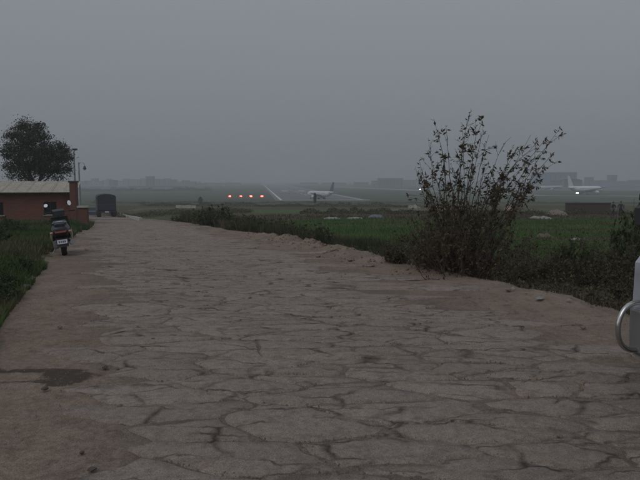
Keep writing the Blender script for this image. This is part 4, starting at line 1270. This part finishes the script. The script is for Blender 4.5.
MB().lathe([(.13, 0), (.13, .05), (.02, .14)], 'z', 10, Matrix.Translation((0, 0, CAMZ - 4 * 47.5 / FPX - z0 + .002))).build('cap', 'concrete', root)

# white kerb wall where the road bends beyond the truck
def parapet():
    pts = [ground_at(141, 221.5), ground_at(133, 219.3), ground_at(126, 217.2), ground_at(119, 215.2)]
    root = empty('kerb_wall', pts[0], 0, 'low pale kerb wall at the road bend right of the truck', 'wall')
    for a, b_ in zip(pts[:-1], pts[1:]):
        q = (b_ - a); sd = Vector((q.y, -q.x, 0)).normalized() * .15; o_ = pts[0]
        ring = lambda p: [p - o_ - sd + Vector((0, 0, -.2)), p - o_ + sd + Vector((0, 0, -.2)), p - o_ + sd * .8 + Vector((0, 0, .34)), p - o_ - sd * .8 + Vector((0, 0, .34))]
        MB().loft([ring(a + q * .005), ring(b_ - q * .005)]).build('kerb_block', 'plaster', root)
parapet()
p = ground_at(186, 208.2)
root = empty('white_wall', p, R(3), 'low whitewashed wall beside the small pointed tree', 'wall')
wl_ = 20 * p.y / FPX
for k in range(4):
    MB().cbox(-wl_ / 2 + k * wl_ / 4, -wl_ / 2 + (k + 1) * wl_ / 4 - .02, -.12, .12, -.3, .62 - .06 * (k % 2), .02).build('wall_panel', 'plaster', root)

# lamp posts
def lamp_post(px, ytop, Y, kind, label):
    x = xat(px, Y); z = h(x, Y); T = CAMZ + (180 - ytop) * Y / FPX - z
    root = empty('lamp_post', (x, Y, z), 0, label, 'lamp post')
    MB().tube([(0, 0, -.2), (0, 0, T * .5), (0, 0, T)], [.14, .11, .08], 10).build('pole', 'steel', root)
    MB().lathe([(.18, -.1), (.18, .35), (.11, .45)], 'z', 12).build('base', 'concrete', root)
    if kind == 0:
        a = MB().tube([(0, 0, T - .05), (.1, 0, T + .12), (.22, 0, T + .16)], .035, 8).build('arm', 'steel', root)
        MB().cbox(-.12, .38, -.14, .14, T + .14, T + .34, .04).build('lamp_head', 'black_plastic', root)
    else:
        pts = [(0, 0, T - .4)] + [(.36 - .36 * math.cos(q), 0, T - .4 + .4 * math.sin(q)) for q in (math.pi * i / 8 for i in range(1, 9))]
        MB().tube(pts, .035, 8).build('arm', 'steel', root)
        MB().lathe([(.05, 0), (.13, -.12), (.22, -.42), (.20, -.45)], 'z', 12, Matrix.Translation((.72, 0, T - .42))).build('lamp_shade', 'black_plastic', root)
        MB().ellipsoid((.72, 0, T - .9), (.12, .12, .10)).build('bulb', 'clear_lens', root)
lamp_post(74.8, 152, 68, 0, 'tall thin lamp post with a small square head beside the tree')
lamp_post(79.3, 162.5, 78, 1, 'shorter lamp post with a curved arm and hanging lamp')

# ------------------------------------------------------------------ wheels shared by road vehicles
def wheel(parent, x, y, z, r_, w, axis='x', rimmat='steel'):
    root = MB().lathe([(r_ * .55, -w * .5), (r_ * .93, -w * .5), (r_, -w * .32), (r_, w * .32), (r_ * .93, w * .5), (r_ * .55, w * .5)], axis, 24,
                      Matrix.Translation((x, y, z))).build('wheel', 'rubber', parent, True)
    MB().lathe([(.03, -w * .42), (r_ * .5, -w * .36), (r_ * .57, -w * .44), (r_ * .57, w * .44), (r_ * .5, w * .36), (.03, w * .42)], axis, 18,
               Matrix.Translation((x, y, z))).build('rim', rimmat, root, True)
    return root

# ------------------------------------------------------------------ truck (seen from behind)
def truck():
    Y = 83.0; x = xat(106, Y); z = h(x, Y)
    root = empty('truck', (x, Y, z), math.atan2(.42, 1.0), 'dark tarpaulin covered truck driving away down the road', 'truck')
    # forward +y; rear face at y = 0
    MB().cbox(-1.15, 1.15, .1, 5.6, .62, .95, .03).build('chassis', 'truck_blue', root)
    cb = MB().cbox(-1.2, 1.2, 0, 4.2, .955, 1.75, .03).build('cargo_bed', 'truck_blue', root)
    for k in range(5): MB().box(-1.1 + k * .52, -1.02 + k * .52, -.05, -.003, 1.0, 1.7).build('tailgate_rib', 'truck_blue', cb)
    pr = [(-1.17, 1.755), (1.17, 1.755), (1.19, 2.7), (1.05, 2.92), (.6, 3.05), (0, 3.1), (-.6, 3.05), (-1.05, 2.92), (-1.19, 2.7)]
    tp = MB().loft([[(a, .03, b_) for a, b_ in pr], [(a * .985, 1.1, b_ - (.035 if b_ > 2.8 else 0)) for a, b_ in pr], [(a, 2.1, b_) for a, b_ in pr], [(a * .985, 3.1, b_ - (.035 if b_ > 2.8 else 0)) for a, b_ in pr], [(a, 4.15, b_) for a, b_ in pr]])
    tp.build('tarpaulin', 'tarpaulin', root)
    cab = MB().loft([[(-1.05, 4.35, .9), (1.05, 4.35, .9), (1.0, 4.35, 2.5), (-1.0, 4.35, 2.5)], [(-1.05, 5.7, .9), (1.05, 5.7, .9), (.98, 5.35, 2.5), (-.98, 5.35, 2.5)]]).build('cab', 'truck_blue', root)
    MB().box(-.8, .8, 5.70, 5.72, .95, 1.4).build('grille', 'black_plastic', cab)
    for s in (-1, 1):
        wheel(root, s * .95, 1.2, .5, .5, .5); wheel(root, s * .95, 4.9, .5, .5, .28)
        MB().box(s * 1.0 - .28, s * 1.0 + .28, .45, .47, .25, .9).build('mud_flap', 'rubber', root)
        MB().cbox(s * .95 - .12, s * .95 + .12, -.04, .09, .70, .84, .015).build('tail_light', 'red_lens', root)
        MB().tube([(s * 1.0, 5.5, 2.1), (s * 1.3, 5.6, 2.15), (s * 1.3, 5.6, 1.8)], .02, 6).build('mirror_arm', 'black_plastic', cab)
    MB().box(-.25, .25, -.03, .09, .66, .80).build('number_plate', 'plate_white', root)
truck()
# parked pale vehicle left of the truck
def parked_car():
    Y = 92.0; x = xat(91.5, Y); z = h(x, Y)
    root = empty('parked_car', (x, Y, z), R(20), 'small bluish parked car just left of the truck', 'car')
    bd = MB()
    pr = [(-1.7, .35), (-1.75, .85), (-1.1, 1.0), (-.6, 1.45), (.75, 1.48), (1.45, 1.0), (1.75, .9), (1.75, .35)]
    bd.loft([[(-.72, a, b_) for a, b_ in pr], [(-.78, a, b_ - .03 if b_ > .9 else b_) for a, b_ in pr], [(.78, a, b_ - .03 if b_ > .9 else b_) for a, b_ in pr], [(.72, a, b_) for a, b_ in pr]]).build('body', 'litter_blue', root)
    for s in (-1, 1):
        for q in (-1.1, 1.1): wheel(root, s * .68, q, .3, .3, .2)
        MB().box(s * .6 - .1, s * .6 + .1, -1.79, -1.74, .7, .82).build('tail_light', 'red_lens', root)
    MB().loft([[(-.6, -1.07, 1.04), (.6, -1.07, 1.04)][::1] + [(.52, -.66, 1.41), (-.52, -.66, 1.41)], [(-.6, -1.09, 1.06), (.6, -1.09, 1.06), (.52, -.68, 1.43), (-.52, -.68, 1.43)]]).build('rear_window', 'dark_glass', root)
parked_car()

# ------------------------------------------------------------------ scooter, seen from behind
def scooter():
    p_ = ground_at(65, 256); x, Y, z = p_
    root = empty('scooter', (x, Y, z + .012), R(22), 'black and beige scooter parked at the left road edge, seen from behind', 'scooter')
    root.rotation_euler = (0, R(-7), R(22))
    # forward +y, rear wheel at y = 0
    rw_ = wheel(root, 0, 0, .235, .235, .115); wheel(root, 0, 1.25, .235, .235, .10)
    # rear mudguard flap with the plate
    fl = MB().loft([[(-.13, -.06, .50), (.13, -.06, .50), (.13, -.03, .50), (-.13, -.03, .50)], [(-.13, -.24, .40), (.13, -.24, .40), (.12, -.20, .40), (-.12, -.20, .40)],
               [(-.12, -.29, .22), (.12, -.29, .22), (.11, -.26, .22), (-.11, -.26, .22)]]).build('rear_mudguard', 'black_plastic', root)
    M_ = Matrix.Translation((0, -.302, .335)) @ Matrix.Rotation(R(-15), 4, 'X')
    pl = MB().cbox(-.105, .105, -.008, .008, -.045, .05, .004, M_).build('number_plate', 'plate_white', root)
    for k in range(4): MB().box(-.075 + k * .04, -.05 + k * .04, -.0105, -.0085, -.02, .028, M_).build('plate_digit', 'plate_ink', pl)
    # tail body, lofted along the length
    def ring(y_, w, z0, z1, ww):
        return [(-w * .75, y_, z0), (w * .75, y_, z0), (w, y_, z0 + (z1 - z0) * .35), (w * .92, y_, z0 + (z1 - z0) * .75), (ww, y_, z1), (-ww, y_, z1), (-w * .92, y_, z0 + (z1 - z0) * .75), (-w, y_, z0 + (z1 - z0) * .35)]
    MB().loft([ring(-.30, .09, .54, .64, .06), ring(-.26, .15, .48, .68, .10), ring(-.10, .20, .42, .71, .13), ring(.15, .215, .36, .72, .15), ring(.38, .19, .34, .72, .14), ring(.50, .13, .34, .70, .11)]).build('rear_body', 'black_plastic', root, True)
    MB().loft([[(-.115, -.325, .545), (.115, -.325, .545), (.12, -.31, .575), (.10, -.29, .595), (-.10, -.29, .595), (-.12, -.31, .575)],
               [(-.14, -.20, .51), (.14, -.20, .51), (.15, -.2, .60), (.12, -.2, .65), (-.12, -.2, .65), (-.15, -.2, .60)]]).build('tail_light', 'red_lens', root, True)
    for s in (-1, 1):
        MB().ellipsoid((s * .185, -.20, .545), (.045, .05, .032)).build('indicator', 'amber_lens', root, True)
        # side panels
        MB().loft([[(s * .20, -.12, .38), (s * .225, -.12, .46), (s * .215, -.12, .58), (s * .18, -.12, .52)], [(s * .225, .15, .34), (s * .245, .15, .45), (s * .225, .15, .60), (s * .2, .15, .5)],
                   [(s * .18, .42, .36), (s * .20, .42, .45), (s * .19, .42, .58), (s * .16, .42, .5)]]).build('side_panel', 'beige_paint', root, True)
    MB().loft([ring(-.27, .11, .67, .735, .07), ring(-.18, .15, .70, .80, .11), ring(.05, .155, .715, .80, .12), ring(.22, .15, .715, .765, .12), ring(.45, .12, .70, .76, .09)]).build('seat', 'seat_vinyl', root, True)
    MB().tube([(-.13, -.10, .70), (-.14, -.26, .76), (-.07, -.34, .79), (.07, -.34, .79), (.14, -.26, .76), (.13, -.10, .70)], .012, 8).build('grab_rail', 'chrome', root, True)
    MB().tube([(.17, .25, .26), (.19, .0, .27), (.20, -.28, .30)], [.035, .055, .05], 12).build('exhaust', 'steel', root, True)
    MB().cbox(-.20, -.07, -.12, .30, .18, .38, .03).build('engine_cover', 'steel', root)
    MB().cbox(-.17, .17, .45, .92, .26, .31, .015).build('floorboard', 'black_plastic', root)
    MB().loft([[(-.15, .90, .28), (.15, .90, .28), (.15, .94, .28), (-.15, .94, .28)], [(-.22, .95, .55), (.22, .95, .55), (.18, 1.02, .55), (-.18, 1.02, .55)],
               [(-.18, .93, .84), (.18, .93, .84), (.13, 1.02, .84), (-.13, 1.02, .84)]]).build('leg_shield', 'black_plastic', root, True)
    MB().tube([(0, 1.25, .235), (0, 1.08, .55), (0, .92, .93)], [.04, .035, .03], 10).build('steering_column', 'steel', root)
    MB().loft([[(-.07, 1.05, .46), (.07, 1.05, .46), (.06, 1.05, .50), (-.06, 1.05, .50)], [(-.075, 1.28, .50), (.075, 1.28, .50), (.05, 1.28, .54), (-.05, 1.28, .54)], [(-.06, 1.48, .40), (.06, 1.48, .40), (.04, 1.49, .43), (-.04, 1.49, .43)]]).build('front_mudguard', 'beige_paint', root, True)
    # turned handlebar assembly
    Hb = Matrix.Translation((0, .90, .93)) @ Matrix.Rotation(R(14), 4, 'Z')
    hb = MB().tube([(-.33, -.10, .02), (-.18, -.02, .03), (0, .02, .0), (.18, -.02, .03), (.33, -.10, .02)], .014, 10, Hb).build('handlebar', 'black_plastic', root, True)
    MB().loft([[(-.12, -.06, -.06), (.12, -.06, -.06), (.13, -.05, .05), (-.13, -.05, .05)], [(-.13, .06, -.08), (.13, .06, -.08), (.13, .05, .09), (-.13, .05, .09)], [(-.08, .15, -.05), (.08, .15, -.05), (.07, .14, .05), (-.07, .14, .05)]], Hb).build('headlight_cowl', 'black_plastic', hb, True)
    for s in (-1, 1):
        MB().tube([(s * .23, -.045, .028), (s * .35, -.105, .018)], .019, 10, Hb).build('grip', 'rubber', hb, True)
        MB().tube([(s * .17, -.02, .04), (s * .22, -.03, .12), (s * .25, -.04, .17)], .006, 6, Hb).build('mirror_stalk', 'black_plastic', hb)
        Mm = Hb @ Matrix.Translation((s * .265, -.045, .205)) @ Matrix.Rotation(R(-14 if s > 0 else -50), 4, 'X') @ Matrix.Rotation(R(0 if s > 0 else 25), 4, 'Y')
        mh = MB().lathe([(.02, .035), (.055, .02), (.062, -.004)], 'y', 18, Mm @ Matrix.Diagonal((.75, 1, 1.1, 1))).build('mirror_housing', 'black_plastic', hb, True)
        MB().lathe([(.056, -.0045), (.056, -.0075)], 'y', 18, Mm @ Matrix.Diagonal((.75, 1, 1.1, 1))).build('mirror_glass', 'mirror', mh)
    MB().tube([(-.10, .55, .26), (-.20, .50, .12), (-.285, .46, -.02)], .011, 8).build('side_stand', 'steel', root)
scooter()

# ------------------------------------------------------------------ silver van at the right edge
def van():
    f_ang = R(190); F0 = Vector((xat(636.5, 4.0), 4.0, 0)); wd = 1.5
    bdir = Vector((-math.sin(f_ang), math.cos(f_ang), 0))         # the vehicle's left
    c = F0 + bdir * wd / 2
    root = empty('van', (c.x, c.y, h(c.x, c.y) + .015), f_ang, 'silver van with a chrome front guard at the right edge of the road', 'van')
    # x forward, front face at x = 0
    pr = [(-.04, .36), (0.0, .46), (0.0, .70), (-.015, .72), (-.02, .98), (-.07, 1.05), (-.62, 1.72), (-.78, 1.79), (-3.2, 1.80), (-3.36, 1.70), (-3.45, 1.0), (-3.45, .36)]
    def side(y_, s): return [(a * (1 if abs(y_) < .73 else .995), y_ * (1 - max(0, b_ - 1.0) * .14), b_) for a, b_ in pr]
    body = MB().loft([side(-wd / 2 + .03, 0), side(-wd / 2, 0), side(0, 0), side(wd / 2, 0), side(wd / 2 - .03, 0)]).build('body', 'silver_paint', root)
    MB().cbox(-.16, .012, -wd / 2 - .006, wd / 2 + .006, .38, .70, .03).build('front_bumper', 'grey_plastic', root)
    MB().cbox(-3.52, -3.38, -wd / 2 - .01, wd / 2 + .01, .38, .62, .03).build('rear_bumper', 'grey_plastic', root)
    MB().loft([[(-.085, -.60, 1.10), (-.085, .60, 1.10), (-.60, .52, 1.70), (-.60, -.52, 1.70)], [(-.068, -.60, 1.105), (-.068, .60, 1.105), (-.583, .52, 1.705), (-.583, -.52, 1.705)]]).build('windscreen', 'dark_glass', root)
    for s in (-1, 1):
        # the guard: one hoop over each front corner
        pts = []
        for k in range(15):
            q = -math.pi / 2 + math.pi * k / 14
            pts.append((.01 + .160 * max(0, math.cos(q)) ** .8, s * (.66 - .03 * math.cos(q)), .578 + .155 * math.sin(q)))
        pts = [(-.02, s * .66, .423)] + pts + [(-.02, s * .66, .733)]
        MB().tube(pts, .0165, 12).build('front_guard', 'chrome', root, True)
        MB().cbox(-.03, .008, s * .52 - .11, s * .52 + .11, .76, .92, .02).build('headlight', 'clear_lens', root)
        wheel(root, -.72, s * .64, .28, .28, .17, 'y'); wheel(root, -2.75, s * .64, .28, .28, .17, 'y')
        sy = s * (wd / 2 - .02)
        MB().loft([[(-.62, s * .728, 1.08), (-1.25, s * .728, 1.08), (-1.25, s * .66, 1.62), (-.86, s * .66, 1.62)], [(-.62, s * .742, 1.08), (-1.25, s * .742, 1.08), (-1.25, s * .674, 1.62), (-.86, s * .674, 1.62)]]).build('side_window', 'dark_glass', root)
        MB().loft([[(-1.35, s * .728, 1.08), (-2.4, s * .728, 1.08), (-2.4, s * .66, 1.62), (-1.35, s * .66, 1.62)], [(-1.35, s * .742, 1.08), (-2.4, s * .742, 1.08), (-2.4, s * .674, 1.62), (-1.35, s * .674, 1.62)]]).build('side_window', 'dark_glass', root)
        MB().cbox(-1.24, -1.10, s * .75 - .02, s * .75 + .02, .92, .95, .008).build('door_handle', 'black_plastic', root)
        arm = MB().tube([(-.30, s * .66, 1.22), (-.20, s * .82, 1.27), (-.15, s * .84, 1.27)], .012, 8).build('mirror_arm', 'black_plastic', root)
        MB().cbox(-.20, -.10, s * .86 - .05, s * .86 + .05, 1.19, 1.35, .025).build('mirror_housing', 'black_plastic', arm)
        MB().cbox(-.212, -.202, s * .86 - .04, s * .86 + .04, 1.205, 1.335, .003).build('mirror_glass', 'mirror', arm)
    MB().box(.014, .022, -.22, .22, .46, .56).build('number_plate', 'plate_white', root)
    MB().cbox(-.02, .004, -.34, .34, .78, .90, .01).build('grille', 'black_plastic', root)
van()

# ------------------------------------------------------------------ two people in the field
def person(px, Y, ht, rz, mats, label, armpose):
    x = xat(px, Y); z = h(x, Y)
    s = ht / 1.7
    J = {'pelvis': (0, 0, .92, .135, .105), 'waist': (0, 0, 1.08, .13, .10), 'chest': (0, 0, 1.30, .165, .115), 'neck': (0, 0, 1.44, .055, .055), 'head': (0, -.01, 1.56, .085, .095), 'crown': (0, 0, 1.66, .065, .075)}
    E = [('pelvis', 'waist'), ('waist', 'chest'), ('chest', 'neck'), ('neck', 'head'), ('head', 'crown')]
    for sd, k in (('l', -1), ('r', 1)):
        J['hip' + sd] = (k * .10, 0, .84, .10, .10); J['knee' + sd] = (k * .11, -.02 * k, .47, .065, .065); J['ank' + sd] = (k * .12, 0.02, .09, .045, .05); J['toe' + sd] = (k * .13, -.15, .035, .04, .03)
        J['sho' + sd] = (k * .20, 0, 1.38, .065, .065); J['elb' + sd] = (k * (.27 + armpose * .03), -.02 - armpose * .04, 1.10, .047, .047)
        J['wri' + sd] = (k * (.27 - armpose * .10), -.05 - armpose * .22, .86 + armpose * .16, .034, .034); J['han' + sd] = (k * (.26 - armpose * .13), -.07 - armpose * .28, .77 + armpose * .24, .03, .04)
        E += [('pelvis', 'hip' + sd), ('hip' + sd, 'knee' + sd), ('knee' + sd, 'ank' + sd), ('ank' + sd, 'toe' + sd), ('chest', 'sho' + sd), ('sho' + sd, 'elb' + sd), ('elb' + sd, 'wri' + sd), ('wri' + sd, 'han' + sd)]
    keys = list(J); me = bpy.data.meshes.new('person')
    me.from_pydata([tuple(v * s for v in J[k][:3]) for k in keys], [(keys.index(a), keys.index(b_)) for a, b_ in E], [])
    o = bpy.data.objects.new('tmp', me); col.objects.link(o)
    o.modifiers.new('skin', 'SKIN'); o.modifiers.new('sub', 'SUBSURF').levels = 2
    for i, k in enumerate(keys):
        me.skin_vertices[0].data[i].radius = (J[k][3] * s, J[k][4] * s); me.skin_vertices[0].data[i].use_root = (k == 'pelvis')
    dg = bpy.context.evaluated_depsgraph_get(); me2 = bpy.data.meshes.new_from_object(o.evaluated_get(dg))
    bpy.data.objects.remove(o)
    me2.materials.clear()
    for m_ in mats: me2.materials.append(MAT[m_])
    for p in me2.polygons:
        c = p.center / s
        hand = abs(c.x) > .13 and c.z < (.90 + armpose * .16) and c.z > .70 and abs(c.x) > .2 - armpose * .1 and c.y < -.03
        p.material_index = 2 if (c.z > 1.46 or hand) else (0 if c.z > .93 else 1); p.use_smooth = True
    root = link_mesh('person', me2, None, None, (x, Y, z)); root.rotation_euler = (0, 0, rz); tag(root, label, 'person', 'people in the field')
    MB().ellipsoid((0, .022 * s, 1.625 * s), (.098 * s, .105 * s, .10 * s)).build('hair', 'hair', root, True)
person(614.5, 66, 1.66, R(20), ('cloth_dark', 'cloth_navy', 'skin'), 'person in dark clothes standing in the field, left of the pair', .7)
person(622, 66.6, 1.68, R(-35), ('cloth_navy', 'cloth_dark', 'skin'), 'person in dark navy clothes standing in the field, right of the pair', .15)

# ------------------------------------------------------------------ haze
m = bpy.data.materials.new('haze'); m.use_nodes = True
n, l = m.node_tree.nodes, m.node_tree.links
n.clear(); mo = n.new('ShaderNodeOutputMaterial'); pv = n.new('ShaderNodeVolumePrincipled')
pv.inputs['Color'].default_value = (.71, .74, .79, 1); pv.inputs['Density'].default_value = .00098; pv.inputs['Anisotropy'].default_value = .1
l.new(pv.outputs[0], mo.inputs['Volume'])
MAT['haze'] = m
o = MB().box(-9500, 9500, -450, 9600, -14, 46).build('haze', 'haze'); tag(o, 'thin grey haze over the airfield', 'haze', kind='stuff')
